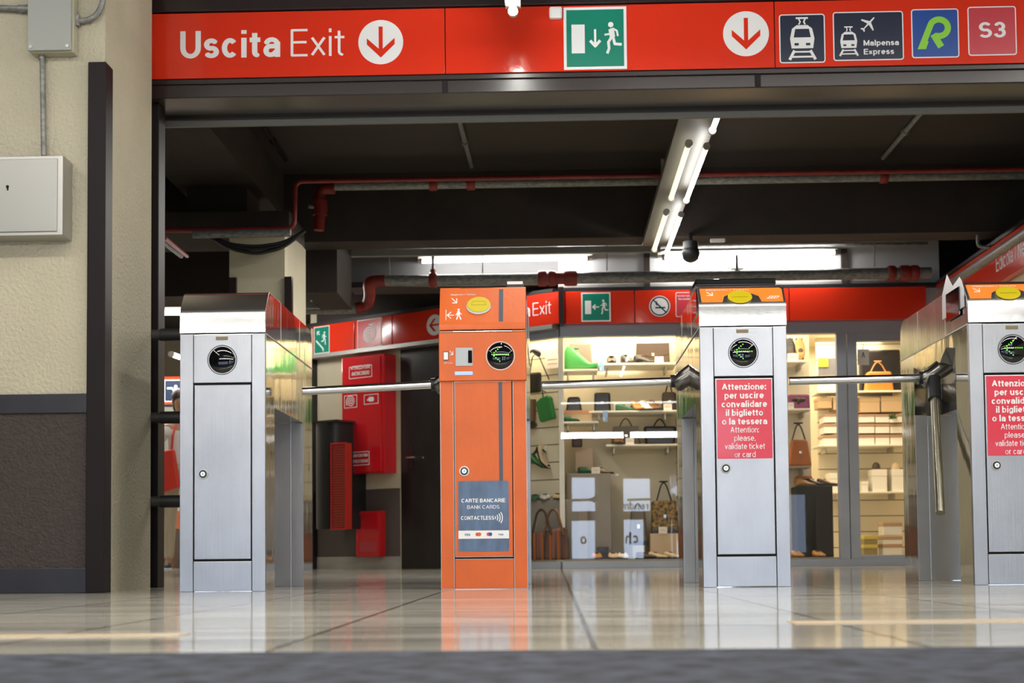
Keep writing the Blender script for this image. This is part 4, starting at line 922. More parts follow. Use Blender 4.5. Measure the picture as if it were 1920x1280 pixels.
o = Vector(t.location); P = [at(285, 428, 3.75), at(552, 428, 3.75), at(554, 340, 3.75), at(1960, 308, 3.75)]; P[0].z = P[1].z; P[3].z = P[2].z
obj('pipe_run', tb(bend([p-o for p in P], .05), .014, 12), redpipe, t, smooth=True)
t = thing('red_pipe', 'thick red elbow with valve hanging below the left end of the grey pipe', 'pipe', at(600, 356, 4.62)); o = Vector(t.location)
P = [at(628, 354, 4.62), at(600, 354, 4.62), at(600, 400, 4.62), at(598, 432, 4.62)]
obj('pipe_run', tb(bend([p-o for p in P], .05), .036, 14), redpipe, t, smooth=True)
bm = nb(); p = at(600, 390, 4.62)-o; tubep(bm, [p-Vector((0, 0, .05)), p+Vector((0, 0, .05))], .05, 16); obj('valve_body', bm, redpipe, t, smooth=True)
bm = nb(); tubep(bm, [p, p+Vector((-.07, -.05, 0))], .012, 10); obj('valve_lever', bm, galv, t)
t = run_x('grey duct pipe under the red pipe at the left, over the drooping cables', 362, 440, 545, 436, 3.66, .024)
for k, (dyy, r) in enumerate(((22, .010), (30, .012), (16, .009))):
    P = [at(390+6*k, 444, 3.7), at(430, 448+dyy*.6, 3.7), at(480, 446+dyy, 3.7), at(530, 444+dyy*.7, 3.7), at(572, 432, 3.7)]
    o = P[0]; t = thing('cable', 'black cable drooping in front of the cream column top, %s of three' % ('second', 'lowest', 'upper')[k], 'cable', o); obj('cable_run', tb(bend([p-o for p in P], .06), r, 8), blackm, t, smooth=True)
# pipe over the shop with red valves
t = run_x('grey pipe along the white wall above the shop band, with red valves', 712, 526, 1745, 512, 6.2, .044, joints=((812, .03), (1017, .035), (1035, .03), (1070, .05), (1672, .03), (1697, .04), (1715, .03)))
a = at(1050, 523, 6.2); o = Vector(t.location); obj('red_section', tb([(a.x-o.x-.05, 0, 0), (a.x-o.x+.09, 0, 0)], .047, 14), redpipe, t, smooth=True)
t = thing('red_pipe', 'dark red double elbow joining two grey pipes above the hose spiral sign', 'pipe', at(712, 526, 6.2)); o = Vector(t.location)
P = [at(722, 526, 6.2), at(690, 528, 6.2), at(694, 552, 6.3), at(688, 574, 6.4), at(668, 578, 6.4)]
obj('pipe_run', tb(bend([p-o for p in P], .05), .046, 14), redpipe, t, smooth=True)
t = run_x('lower grey pipe coming out from behind the cream column', 560, 582, 668, 577, 6.4, .040)
t = run_x('thin pipe on the wall above the shop lamps', 1235, 466, 1740, 455, 6.45, .012)
t = thing('cable_trunking', 'pale square trunking stepping up from the column and running right', 'trunking', at(645, 475, 6.0)); o = Vector(t.location)
P = [at(560, 573, 6.0), at(650, 570, 6.0), at(650, 476, 6.0), at(1232, 463, 6.0)]; P[1].z = P[0].z; P[2].x = P[1].x; P[3].z = P[2].z
bm = nb()
for a, b in zip(P, P[1:]):
    a = a-o; b = b-o; r = .024; box(bm, min(a.x, b.x)-r, max(a.x, b.x)+r, -.03, .02, min(a.z, b.z)-r, max(a.z, b.z)+r)
obj('trunking_run', bm, mat('trunking_grey', (.30, .30, .29), .5, var=.3), t)
# sprinkler drop and small box on white wall
for px, nm in ((812, 'left'), (1382, 'right')):
    P = at(px, 522, 6.2); t = thing('sprinkler_drop', '%s short drop pipe joining the grey pipe above the shop band' % nm, 'pipe', (P.x, 6.2, P.z+.046)); obj('drop_pipe', tb([(0, 0, 0), (0, 0, .14)], .012, 10), galv, t, smooth=True); obj('drop_collar', tb([(0, 0, 0), (0, 0, .025)], .022, 12), redpipe if nm == 'left' else galv, t, smooth=True)
for px, nm in ((730, 'first'), (905, 'second'), (1138, 'third'), (1640, 'fourth')):
    P = at(px, 500, 6.2); t = thing('pipe_hanger', 'thin rod holding the grey pipe over the shop band, %s from the left' % nm, 'hanger', (P.x, 6.2, 2.30)); obj('rod', tb([(0, 0, 0), (0, 0, .46)], .005, 6), galv, t)
P = at(1383, 492, 6.42); t = thing('alarm_box', 'small white box with a curved conduit on the white wall above the shop', 'alarm box', P); obj('box_body', bx(-.05, .05, -.03, .08, -.05, .05), white, t, bevel=.006); obj('conduit_bow', tb(bend([(-.05, .02, .0), (-.12, .02, -.01), (-.15, .02, -.08)], .04), .008, 8), white, t, smooth=True)
P = at(1295, 470, 4.7); t = thing('dome_camera', 'black dome camera hanging under the lamp batten end', 'camera', P)
bm = nb(); ell(bm, (0, 0, -.02), (.062, .062, .06), 20, 12); obj('dome', bm, blackm, t, smooth=True); obj('dome_base', tb([(0, 0, .0), (0, 0, .06)], .052, 18), blackm, t, smooth=True); obj('dome_arm', tb([(0, 0, .05), (.0, .02, 2.25-P.z), (.02, .26, 2.30-P.z)], .014, 10), blackm, t, smooth=True)
P = at(1346, 450, 4.9); t = thing('emergency_lamp', 'small pale emergency lamp on the ceiling beam right of the dome camera', 'lamp', P); obj('lamp_body', bx(-.05, .05, -.0, .03, -.012, .012), white, t, bevel=.004)
# ceiling conduits
def run_c(label, px0, py0, px1, py1, z, r, m=galv):
    a = batx(py0, px0, z); b = batx(py1, px1, z); t = thing('conduit', label, 'conduit', a); obj('pipe_run', tb([(0, 0, 0), b-a], r, 10), m, t, smooth=True); obj('conduit_clip', tb([(b-a)*.48, (b-a)*.52], r*1.5, 10), m, t); return t
run_c('grey conduit on the dark ceiling above the orange gate', 858, 215, 884, 312, 2.745, .016)
run_c('grey conduit on the dark ceiling at the upper right', 1745, 190, 1656, 296, 2.745, .016)
run_c('dark conduit along the side of the left concrete beam', 486, 225, 536, 300, 2.74, .014, brownmetal)
a = at(296, 446, 2.6); b = at(340, 480, 3.7); t = thing('pipe', 'slanting pale and red pipe in the dark area above the leftmost gate', 'pipe', a); obj('pipe_run', tb([(0, 0, 0), b-a], .014, 10), galv, t, smooth=True); obj('pipe_run', tb([(.035, 0, 0), b-a+Vector((.035, 0, 0))], .012, 10), redpipe, t, smooth=True)
a = at(1792, 527, 6.3); t = thing('pipe', 'grey pipe running towards the viewer above the right wall band', 'pipe', (a.x, 6.3, a.z)); b = at(1908, 425, 2.9)
X = RW-.055; k_ = X/a.x; zz = .122+(a.z-.122)*k_; t.location = (X, 6.3, zz); obj('pipe_run', tb([(0, 0, 0), (0, -3.6, 0)], .035, 14), galv, t, smooth=True)
for yy in (-.6, -2.0, -3.2): obj('pipe_bracket', bx(0, RW+.005-X, yy-.012, yy+.012, -.012, .012), galv, t)
P = at(1834, 462, 4.9); P = CAM+(P-CAM)*((RW-.12)/P.x); t = thing('pipe', 'short pipe dropping from the ceiling onto the right wall pipe', 'pipe', P); obj('pipe_run', tb(bend([(0, 0, .22), (0, 0, 0), (.07, -.05, -.02)], .03), .013, 10), galv, t, smooth=True)

# ------------------------------------------------------------------ passage seen left of the first gate
Yp = 9.9
a = at(290, 757, Yp); b = at(345, 706, Yp); t = thing('band_board', 'red board with an escalator sign glimpsed between the post and the first gate', 'sign', (a.x-.5, Yp, a.z)); W = b.x-a.x+1.2; Hh = b.z-a.z
obj('panel', bx(0, W, 0, .08, 0, Hh), signred, t); F = front(0, -.001, 0)
c = at(296, 735, Yp).x-t.location.x; flat('white_disc', [circ(.10, c-.03, Hh/2-.01, 30)], F, white, t)
c0_ = at(308, 735, Yp).x-t.location.x; flat('tile_border', [rrect(c0_, c0_+.24, .02, Hh-.03, .01)], F, white, t); flat('tile_field', [rrect(c0_+.008, c0_+.232, .028, Hh-.038, .01)], F @ Matrix.Translation((0, 0, .001)), signnavy, t)
bm = nb(); M = F @ Matrix.Translation((0, 0, .002)); stroke(bm, [(c0_+.03, .16), (c0_+.08, .16), (c0_+.17, .06), (c0_+.22, .06)], .018, M, .0008); prism(bm, circ(.017, c0_+.12, .175, 14), M, .0008); stroke(bm, [(c0_+.12, .155), (c0_+.12, .12)], .028, M, .0008); obj('escalator_pictogram', bm, white, t)
struct('wall_passage', bx(-6, Ll.x+.0, 11.0, 11.1, 0, 1.78), mat('pale_passage_wall', (.66, .66, .62), .5))
struct('baseboard_passage', bx(-6, Ll.x+.0, 10.97, 11.0, 0, .10), skirt)
struct('wall_left_end', bx(Ll.x-.02, Ll.x+.08, Ll.y-.0, 11.0, 0, 2.7), plaster2)
P = at(303, 1000, 10.4); t = thing('bin', 'orange and brown bin behind the person in the passage', 'bin', (P.x-.02, 10.6, 0)); obj('bin_body', bx(-.10, .14, -.1, .1, 0, .42), mat('bin_brown', (.10, .05, .03), .5), t, bevel=.01); obj('bin_lid', bx(-.105, .145, -.105, .105, .42, .62), mat('bin_orange', (.8, .16, .02), .4), t, bevel=.01)

# person in the passage (mostly hidden by the gate)
def skinned(name, chains, m, parent, sub=2):
    verts = []; edges = []; rad = []; idx = {}
    for ch in chains:
        prev = None
        for p, r in ch:
            k = tuple(round(c, 4) for c in p)
            if k not in idx: idx[k] = len(verts); verts.append(p); rad.append(r)
            if prev is not None and prev != idx[k]: edges.append((prev, idx[k]))
            prev = idx[k]
    me = bpy.data.meshes.new(name); me.from_pydata(verts, edges, []); o = bpy.data.objects.new(name, me); C.objects.link(o); o.parent = parent
    md = o.modifiers.new('skin', 'SKIN'); me.skin_vertices
    for i, r in enumerate(rad):
        rr = r if isinstance(r, tuple) else (r, r); me.skin_vertices[0].data[i].radius = rr; me.skin_vertices[0].data[i].use_root = (i == 0)
    md.use_smooth_shade = True
    s = o.modifiers.new('sub', 'SUBSURF'); s.levels = sub; s.render_levels = sub; me.materials.append(m); return o
Pf = at(338, 1064, 8.9)
per = thing('person', 'person in white T-shirt and beige trousers with a red bag, behind the left rails', 'person', (Pf.x, 8.9, 0), .25)
L = lambda s: [((s*.09, 0, .92), .085), ((s*.10, -.02*s, .70), .075), ((s*.10, -.06*s, .47), .052), ((s*.105, -.02*s, .26), .045), ((s*.11, .02*s, .09), .032), ((s*.115, -.07, .035), .030), ((s*.12, -.16, .022), .022)]
A = lambda s: [((0, 0, 1.36), (.10, .07)), ((s*.15, 0, 1.36), .055), ((s*.20, .01, 1.22), .042), ((s*.235, .02, 1.08), .036), ((s*.225, -.05, .95), .030), ((s*.22, -.09, .86), .022), ((s*.215, -.12, .79), (.022, .012))]
body = [[((0, 0, .95), (.115, .085)), ((0, 0, 1.10), (.10, .075)), ((0, 0, 1.24), (.12, .085)), ((0, 0, 1.36), (.10, .07)), ((0, 0, 1.44), .045), ((0, 0, 1.50), .042), ((0, -.01, 1.56), (.062, .07)), ((0, -.01, 1.64), (.068, .082)), ((0, -.005, 1.70), (.045, .055))],
        [((0, 0, .95), (.115, .085))]+L(1), [((0, 0, .95), (.115, .085))]+L(-1), A(1), A(-1)]
for s in (1, -1):
    for k in range(4): body.append([((s*.215, -.12, .79), (.022, .012)), ((s*.215, -.145+.016*k, .745), .0085), ((s*.212, -.15+.018*k, .70+.004*abs(k-1)), .0075)])
    body.append([((s*.215, -.12, .79), (.022, .012)), ((s*.205, -.155, .765), .009), ((s*.20, -.17, .735), .008)])
bo = skinned('body', body, skin, per)
trs = mat('beige_trousers', (.44, .38, .28), .8); shirt = mat('white_shirt', (.72, .72, .70), .8)
def wide(ch, k): return [(p, tuple(x+k for x in r) if isinstance(r, tuple) else r+k) for p, r in ch]
skinned('trousers', [wide([((0, 0, .95), (.118, .088))]+L(s)[:5], .016) for s in (1, -1)], trs, per)
skinned('t_shirt', [wide(body[0][:4], .020), wide(A(1)[:3], .018), wide(A(-1)[:3], .018)], shirt, per)
bm = nb(); ell(bm, (0, .015, 1.665), (.088, .098, .082), 20, 12); ell(bm, (0, .06, 1.58), (.075, .05, .10), 16, 10); obj('hair', bm, hairm, per, smooth=True)
bm = nb(); ell(bm, (0, -.096, 1.60), (.011, .016, .02), 10, 8); ell(bm, (.075, 0, 1.61), (.010, .018, .028), 10, 8); ell(bm, (-.075, 0, 1.61), (.010, .018, .028), 10, 8); obj('nose_and_ears', bm, skin, per, smooth=True)
for s in (-1, 1): obj('eye', ell(nb(), (s*.028, -.084, 1.635), (.011, .006, .006), 10, 6), navy, per, smooth=True)
obj('mouth', ell(nb(), (0, -.086, 1.56), (.022, .006, .005), 10, 6), signrose, per, smooth=True)
for s in (-1, 1):
    bm = nb(); ell(bm, (s*.118, -.09, .035), (.045, .135, .035), 16, 10); sh = obj('shoe', bm, mat('shoe_dark', (.05, .05, .05), .5), per, smooth=True)
    obj('shoe_sole', bx(s*.118-.042, s*.118+.042, -.215, .04, 0, .018), white, sh, bevel=.006)
Pb = at(313, 925, 8.72)
bagt = thing('tote_bag', 'red tote bag hanging from the shoulder of the person in the passage', 'bag', (Pb.x, 8.70, Pb.z))
bm = nb(); prism(bm, [(-.13, .03), (-.06, 0), (.13, .06), (.075, .42), (-.04, .40)], front(0, .05, 0), .09); obj('bag_body', bm, mat('tote_red', (.62, .035, .02), .6), bagt, bevel=.02)
obj('bag_strap', tb([(.05, .0, .40), (.06, -.0, .55), (.075, .06, .66)], .012, 8), mat('tote_red', (.62, .035, .02), .6), bagt)
# ------------------------------------------------------------------ goods in the shop window
CM = {}
def cm(n, c, r=.5, **k): return mat('goods_'+n, c, r, **k)
blk = cm('black', (.010, .010, .012), .3); brn = cm('brown', (.16, .07, .03), .4); tan = cm('tan', (.55, .26, .08), .4); bei = cm('beige', (.66, .50, .32), .5); grn = cm('green', (.02, .20, .04), .45)
dgn = cm('dark_green', (.02, .12, .05), .5); pur = cm('plum', (.22, .06, .15), .4); org = cm('rust', (.42, .12, .02), .55); wht = cm('white', (.85, .82, .76), .4); gry = cm('taupe', (.18, .15, .12), .5); dbr = cm('dark_brown', (.05, .028, .02), .5)
glassb = cm('clear_box', (.75, .75, .72), .15); ylw = cm('ochre', (.55, .45, .06), .5); crd = cm('card', (.88, .84, .76), .6); plm = cm('plinth_grey', (.30, .27, .23), .6); blkc = cm('black_cloth', (.012, .011, .012), .9)
leo = cm('leopard', (.42, .26, .07), .5, var=1, col2=(.02, .012, .01), vscale=(38, 38, 38)); strp = cm('striped', (.30, .12, .09), .6, var=1, col2=(.05, .035, .035), vscale=(34, 1, 1), detail=0)
SHV = []
def snap(x, y, z):
    for x0, x1, y0, y1, sz in SHV:
        if x0-.02 < x < x1+.02 and y0-.03 < y < y1 and abs(z-sz) < .05: return sz
    return .07 if abs(z-.07) < .05 else z
def shelf(lab, px0, px1, py, Y0, Y1, th=.016, m=shelfm, yy=None):
    a = at(px0, py, Y0); b = at(px1, py, Y0); t = thing('shelf', lab, 'shelf', (a.x, Y0, a.z-th)); obj('shelf_board', bx(0, b.x-a.x, 0, Y1-Y0, 0, th), m, t, bevel=.002)
    SHV.append((a.x, b.x, Y0, Y1, a.z))
    for f in (.12, .88): obj('shelf_bracket', bx((b.x-a.x)*f-.006, (b.x-a.x)*f+.006, (Y1-Y0)*.3, Y1-Y0, -.05, 0), alu, t)
    return a.z
def shoe(lab, px, z, Y, rz, m, Ls=.25, heel=.0, high=.07, tip=None, tilt=0, inner=None, group=None, px_is_x=False, roll=0):
    X = px if px_is_x else at(px, 800, Y).x
    Ls = Ls*.84
    t = thing('shoe', lab, 'shoe', (X, Y, z), rz, group); t.rotation_euler = (roll, -tilt, rz); n = 14; bm = nb(); rings = []
    def base(u): return heel*max(0, 1-u/.62)**1.3 if heel else 0
    N = 16
    for i in range(n+1):
        u = i/n; x = (u-.42)*Ls
        w_ = .038*(.62+.5*math.sin(min(1, u*1.15)*PI*.9)**.8 if 0 < u < 1 else .35); w_ = max(.012, w_*(1 if u < .78 else max(.25, math.cos((u-.78)/.22*1.25))))
        h_ = high*(1-.05*u) if u < .25 else high*(1-.72*min(1, (u-.25)/.5)); h_ = max(h_, .022*(1-.6*max(0, u-.8)/.2))
        if i == 0: h_ *= .85
        b0 = base(u)+.008; rings.append([bm.verts.new((x, w_*math.copysign(abs(math.cos(a))**.7, math.cos(a)), b0+h_*(.5+.5*math.copysign(abs(math.sin(a))**.8, math.sin(a))))) for a in [2*PI*k/N for k in range(N)]])
    for a, b in zip(rings, rings[1:]):
        for k in range(N): bm.faces.new((a[k], a[(k+1) % N], b[(k+1) % N], b[k]))
    bm.faces.new(rings[0][::-1]); bm.faces.new(rings[-1]); obj('upper', bm, m, t, smooth=True)
    bm = nb()
    for i in range(n):
        pass
    P = []
    for i in range(n+1):
        u = i/n; x = (u-.42)*Ls; P.append((x, base(u)))
    prism(bm, [(x, z_+.010) for x, z_ in P]+[(x, z_-.001) for x, z_ in P[::-1]], front(0, .03, 0), .06); so = obj('sole', bm, blk if m is not blk else dbr, t)
    if heel: bm = nb(); prism(bm, [(-.42*Ls, heel), (-.30*Ls, heel*.93), (-.36*Ls, 0), (-.42*Ls, 0)], front(0, .012, 0), .024); obj('heel', bm, tip or m, t)
    else: obj('heel', bx(-.42*Ls, -.20*Ls, -.028, .028, -.0, .009), blk, t)
    bm = nb(); ell(bm, (-.17*Ls, 0, base(.25)+high*.90+.006), (.20*Ls, .024, .006), 16, 6); obj('opening', bm, inner or dbr, t, smooth=True)
    if tip: bm = nb(); ell(bm, (.50*Ls, 0, .018), (.07*Ls, .020, .014), 12, 8); obj('toe_cap', bm, tip, t, smooth=True)
    return t
def bag(lab, px0, px1, py0, py1, Y, m, d=.09, top=.85, handle=.10, hm=None, flap=False, tagc=True, strap=0, name='handbag', group=None, clasp=True, z=None, rim=None):
    a = at(px0, py1, Y); b = at(px1, py0, Y); W = b.x-a.x; H_ = b.z-a.z; z0 = snap((a.x+b.x)/2, Y, a.z) if z is None else z
    t = thing(name, lab, 'bag', ((a.x+b.x)/2, Y, z0), 0, group); hw = W/2
    bm = nb(); prism(bm, [(-hw*1, 0), (hw, 0), (hw*top, H_), (-hw*top, H_)], front(0, d, 0), d); obj('bag_body', bm, m, t, bevel=min(.02, d*.25), seg=3)
    if rim: bm = nb(); prism(bm, [(-hw*1.01, 0), (hw*1.01, 0), (hw*.97, H_*.12), (-hw*.97, H_*.12)], front(0, d+.002, 0), d+.004); obj('bag_base', bm, rim, t, bevel=.004)
    if flap: bm = nb(); prism(bm, [(-hw*top*1.01, H_*1.0), (-hw*top*1.02, H_*.55), (0, H_*.42), (hw*top*1.02, H_*.55), (hw*top*1.01, H_)], front(0, -.0, 0), .006); obj('flap', bm, m, t, bevel=.002)
    if handle:
        P = [(-hw*.45+hw*.9*k/12, d/2, H_-.01+handle*math.sin(PI*k/12)) for k in range(13)]; obj('handle', tb(P, .006, 8), hm or m, t, smooth=True)
    if strap:
        P = [(-hw*.7, d/2, H_*.8), (-hw*.15, d/2, H_+strap), (hw*.1, d/2, H_+strap), (hw*.7, d/2, H_*.8)]; obj('strap', tb(bend(P, .05), .006, 8), hm or blk, t, smooth=True)
    if clasp: obj('clasp', bx(-.012, .012, -.010, .002, H_*.46, H_*.58), chrome, t, bevel=.003)
    return t
def card(lab, px, py, Y, w_=.07, h_=.055, m=None, group='price cards in the shop window'):
    a = at(px, py, Y); t = thing('price_card', lab, 'price card', (a.x, Y, snap(a.x, Y+.03, a.z)), 0, group)
    obj('card', bx(-w_/2, w_/2, -.003, .003, 0, h_), m or crd, t); obj('card_foot', bx(-w_/2, w_/2, 0, .02, 0, .002), crd, t)
    obj('card_print', bx(-w_*.28, w_*.28, -.0038, -.003, h_*.5, h_*.54), redst, t); return t
def sbox(lab, px0, px1, py0, py1, Y, m, d=.2, band=None, name='shoe_box', cat='box', group=None, lid=True):
    a = at(px0, py1, Y); b = at(px1, py0, Y); W = b.x-a.x; H_ = b.z-a.z; t = thing(name, lab, cat, ((a.x+b.x)/2, Y, snap((a.x+b.x)/2, Y, a.z)), 0, group)
    obj('box_body', bx(-W/2+.003, W/2-.003, 0, d, 0, H_*.97), m, t, bevel=.002)
    if lid: obj('box_lid', bx(-W/2, W/2, -.003, d+.003, H_*.70, H_), band or m, t, bevel=.002)
    return t
# ---- angled display (slat wall)
def AP(px, py, off): P = atplane(px, py, Ll+AN*off, AN); return P
P = AP(1005, 737, -.30); b = AP(1016, 703, -.30)
t = thing('handbag', 'black crossbody bag hanging by its cord on the slat wall above the green pouch', 'bag', P, AROT)
obj('bag_body', bx(-.07, .07, -.05, .0, 0, .17), blk, t, bevel=.02); obj('strap', tb([(-.05, -.02, .15), (-.02, -.02, .30), (.03, -.02, .34), (.12, -.02, .16), (.15, -.02, .10)], .005, 8), blk, t)
obj('strap_bow', tb(bend([(-.06, -.03, .33), (.0, -.03, .36), (.07, -.03, .33), (.06, -.03, .30), (.0, -.03, .34)], .02), .012, 8), navy, t)
P = AP(1036, 690, -.355); t = thing('notice_card', 'white printed notice card on the cream slat wall', 'card', P, AROT); obj('card', bx(-.075, .075, 0, .004, 0, .11), crd, t); obj('card_print', bx(-.05, .05, -.001, 0, .07, .074), redst, t); obj('card_print', bx(-.05, .05, -.001, 0, .035, .039), redst, t)
P = AP(1027, 792, -.26); t = thing('pouch_bag', 'bright green pouch bag hanging on the slat wall', 'bag', P, AROT); bm = nb()
prism(bm, [(-.05, .0), (.10, .025), (.06, .20), (.035, .225), (-.04, .205), (-.095, .17)], front(0, .0, 0), .05); obj('bag_body', bm, grn, t, bevel=.018, seg=3); obj('tie', tb([(-.02, -.03, .20), (-.03, -.03, .27), (.0, -.03, .25)], .006, 8), dgn, t)
P = AP(997, 803, -.30); t = thing('boot', 'brown and black boot hanging at the left edge of the slat wall', 'boot', P, AROT); obj('boot_shaft', tb([(0, 0, .06), (0, 0, .24)], [.035, .042], 14), brn, t, smooth=True); obj('boot_foot', ell(nb(), (.01, -.02, .03), (.035, .07, .035), 14, 10), blk, t, smooth=True)
for k, (px, py, lab, m, tp, tl) in enumerate(((1012, 862, 'beige high heeled shoe pointing down right on the slat wall', bei, blk, -.75), (1000, 866, 'green flat shoe under the beige heel on the slat wall', grn, dgn, -.5))):
    P = AP(px, py, -.25); t = shoe(lab, P.x, P.z, P.y, AROT+.1, m, .23, .06 if k == 0 else 0, .05, tip=tp, tilt=tl, px_is_x=True)
P = AP(1020, 846, -.35); t = thing('price_card', 'small price card pinned over the beige heel on the slat wall', 'price card', P, AROT); obj('card', bx(-.03, .03, 0, .004, 0, .05), crd, t)
a = AP(996, 937, -.12); b = AP(1072, 1050, -.12)
t = thing('display_plinth', 'grey plinth under the striped tote in the angled shop window', 'plinth', Vector((a.x, a.y, .07)), AROT)
W = (Vector((b.x, b.y, 0))-Vector((a.x, a.y, 0))).length; hp = a.z-.07
obj('plinth_body', bx(-.10, W*.98, .12, .24, 0, hp), plm, t, bevel=.003)
t = thing('tote_bag', 'large striped brown tote bag standing before the grey plinth', 'bag', AP(1036, 1049, -.16).xyz, AROT); t.location.z = .07
bm = nb(); prism(bm, [(-.20, 0), (.16, 0), (.16, .26), (-.20, .22)], front(0, .0, 0), .05); obj('bag_body', bm, strp, t, bevel=.02); 
for s, m in ((-.09, dbr), (.03, brn)): obj('handle', tb(bend([(s-.08, -.055, .18), (s-.02, -.05, .40), (s+.05, -.05, .41), (s+.12, -.055, .2)], .05), .010, 8), m, t, smooth=True)
for s in (-.14, -.06, .02, .10): obj('leather_band', bx(s-.010, s+.010, -.056, -.049, 0, .22), org, t)
zz = AP(1010, 936, 0).z
for px, lab, m in ((1003, 'green and white shoe on the grey plinth', dgn), (1022, 'pale sandal in the middle of the grey plinth', wht), (1046, 'beige slipper at the right end of the grey plinth', bei)):
    P = AP(px, 936, -.30); shoe(lab, P.x, a.z+.0, P.y, AROT-1.0+.3*(px > 1030), m, .21, 0, .05, px_is_x=True)
# ---- main window
zA = shelf('short left shelf under the green shoe in the shop window', 1057, 1121, 692, 6.85, 7.15)
zB = shelf('long top shelf with black shoes in the shop window', 1121, 1269, 681, 6.95, 7.35)
zC_ = shelf('long middle shelf with sandals in the shop window', 1104, 1269, 770, 6.95, 7.35)
zD = shelf('lower shelf with handbags in the shop window', 1136, 1270, 833, 6.95, 7.35)
zE = shelf('short left shelf under the beige box in the shop window', 1057, 1122, 790, 6.85, 7.15)
shoe('big green suede shoe with tan sole on the short left shelf', 1086, zA, 6.98, -.35, grn, .34, 0, .20, inner=dgn)
bag('dark slouchy bag behind the green shoe', 1064, 1112, 630, 686, 7.10, gry, .05, .8, 0, clasp=False, z=zA)
shoe('black oxford shoe seen head on, leftmost on the top shelf', 1148, zB, 7.12, -PI/2, blk, .25, 0, .085)
shoe('black loafer standing beside the oxford shoe on the top shelf', 1178, zB, 7.10, -1.1, blk, .25, 0, .09)
shoe('black buckled loafer turned right on the top shelf', 1208, zB, 7.08, -.45, blk, .24, 0, .08, inner=brn)
bag('black briefcase behind the loafers on the top shelf', 1192, 1256, 634, 680, 7.25, dbr, .06, .95, 0, flap=True, z=zB, name='briefcase')
card('price card on the top shelf right of the buckled loafer', 1236, 680, 6.99)
for px, py, nm in ((1128, 697, 'upper'), (1135, 790, 'lower')):
    P = at(px, py, 6.944); t = thing('price_tag', '%s small blue price tag between the left and long shelves' % nm, 'price tag', P); obj('tag_plate', bx(-.02, .02, 0, .008, 0, .085), mat('tag_blue', (.25, .42, .75), .5), t); obj('tag_mark', bx(-.012, -.004, -.001, 0, .008, .036), white, t)
bag('black bag on the short lower left shelf', 1060, 1092, 734, 766, 7.0, blk, .08, .7, 0, clasp=False, z=zE+.08)
sbox('beige box tilted on the short lower left shelf', 1058, 1110, 766, 790, 6.98, bei, .12, tan)
bag('upright black bag with a price label between the shelves', 1114, 1145, 730, 770, 7.2, blk, .06, .95, .0, z=zC_)
shoe('green slipper at the left end of the lower left shelf', 1070, zE, 6.90, .1, dgn, .15, 0, .04)
sbox('white lit acrylic block on the middle shelf', 1150, 1186, 752, 770, 7.1, wht, .10, name='acrylic_block', cat='display block', lid=False)
for px, lab, m in ((1172, 'low green flat shoe on the middle shelf', dgn), (1196, 'tan strappy sandal on the middle shelf', tan), (1212, 'cream slingback shoe on the middle shelf', wht), (1228, 'brown heeled sandal on the middle shelf', brn)):
    shoe(lab, px, zC_, 7.04, -1.2 if px > 1180 else -.1, m, .22, .045 if px > 1180 else 0, .055)
bag('dark brown bag at the right end of the middle shelf', 1241, 1269, 732, 770, 7.12, dbr, .08, .9, .08, z=zC_)
card('price card before the dark brown bag on the middle shelf', 1252, 770, 6.98)
bag('taupe handbag with a round handle on the lower shelf', 1146, 1202, 796, 833, 7.12, gry, .09, .85, .08, flap=True, z=zD)
bag('black trapeze tote on the lower shelf', 1211, 1265, 796, 833, 7.12, blk, .09, 1.12, .07, z=zD)
shoe('small brown sandal before the taupe handbag', 1158, zD, 7.00, -1.4, brn, .20, .05, .06, inner=tan)
card('price card on the lower shelf between the two handbags', 1181, 833, 6.98)
# lower left of the main window
sbox('tan side table panel at the lower left of the shop window', 1078, 1112, 838, 884, 7.15, bei, .12, name='display_box', cat='box', lid=False)
bag('black lace bag at the left edge below the lower shelf', 1072, 1092, 815, 838, 7.05, dbr, .06, .9, 0, clasp=False, z=at(1080, 838, 7.05).z)
P = at(1086, 888, 7.0); t = thing('display_cube', 'grey green display block with shoes in the lower left of the window', 'display block', (at(1062, 888, 6.95).x, 6.95, .07)); obj('block_body', bx(0, .36, 0, .30, 0, P.z-.07), plm, t, bevel=.004)
shoe('green flat shoe on the grey display block', 1100, P.z, 7.03, .1, dgn, .22, 0, .05); shoe('cream pointed shoe on the grey display block', 1128, P.z, 7.05, -.3, bei, .2, 0, .05)
card('price card on the grey display block', 1117, 888, 6.97)
a = at(1219, 1000, 7.0); t = thing('display_plinth', 'beige plinth carrying the leopard bag', 'plinth', (a.x, 7.0, .07)); obj('plinth_body', bx(0, at(1272, 1000, 7.0).x-a.x, 0, .3, 0, a.z-.07), bei, t, bevel=.003)
bag('leopard print handbag with a long black strap on the beige plinth', 1222, 1271, 938, 1000, 7.02, leo, .10, .95, 0, strap=.16, hm=blk, z=a.z, rim=blk)
card('price card under the leopard bag', 1243, 1000, 6.985)
a = at(1184, 940, 7.05); t = bag('dark green backpack standing near the window floor', 1180, 1214, 954, 1022, 7.05, gry, .12, .75, .06, hm=blk, z=at(1190, 1022, 7.05).z, name='backpack', rim=blk)
t = thing('display_stand', 'clear grey stand under the backpack', 'stand', (at(1197, 1000, 7.05).x, 7.09, .07)); obj('stand_body', bx(-.05, .05, -.03, .05, 0, at(1190, 1022, 7.05).z-.07), glassb, t)
sbox('small black gift box on the window floor', 1120, 1141, 1026, 1049, 6.9, blk, .1)
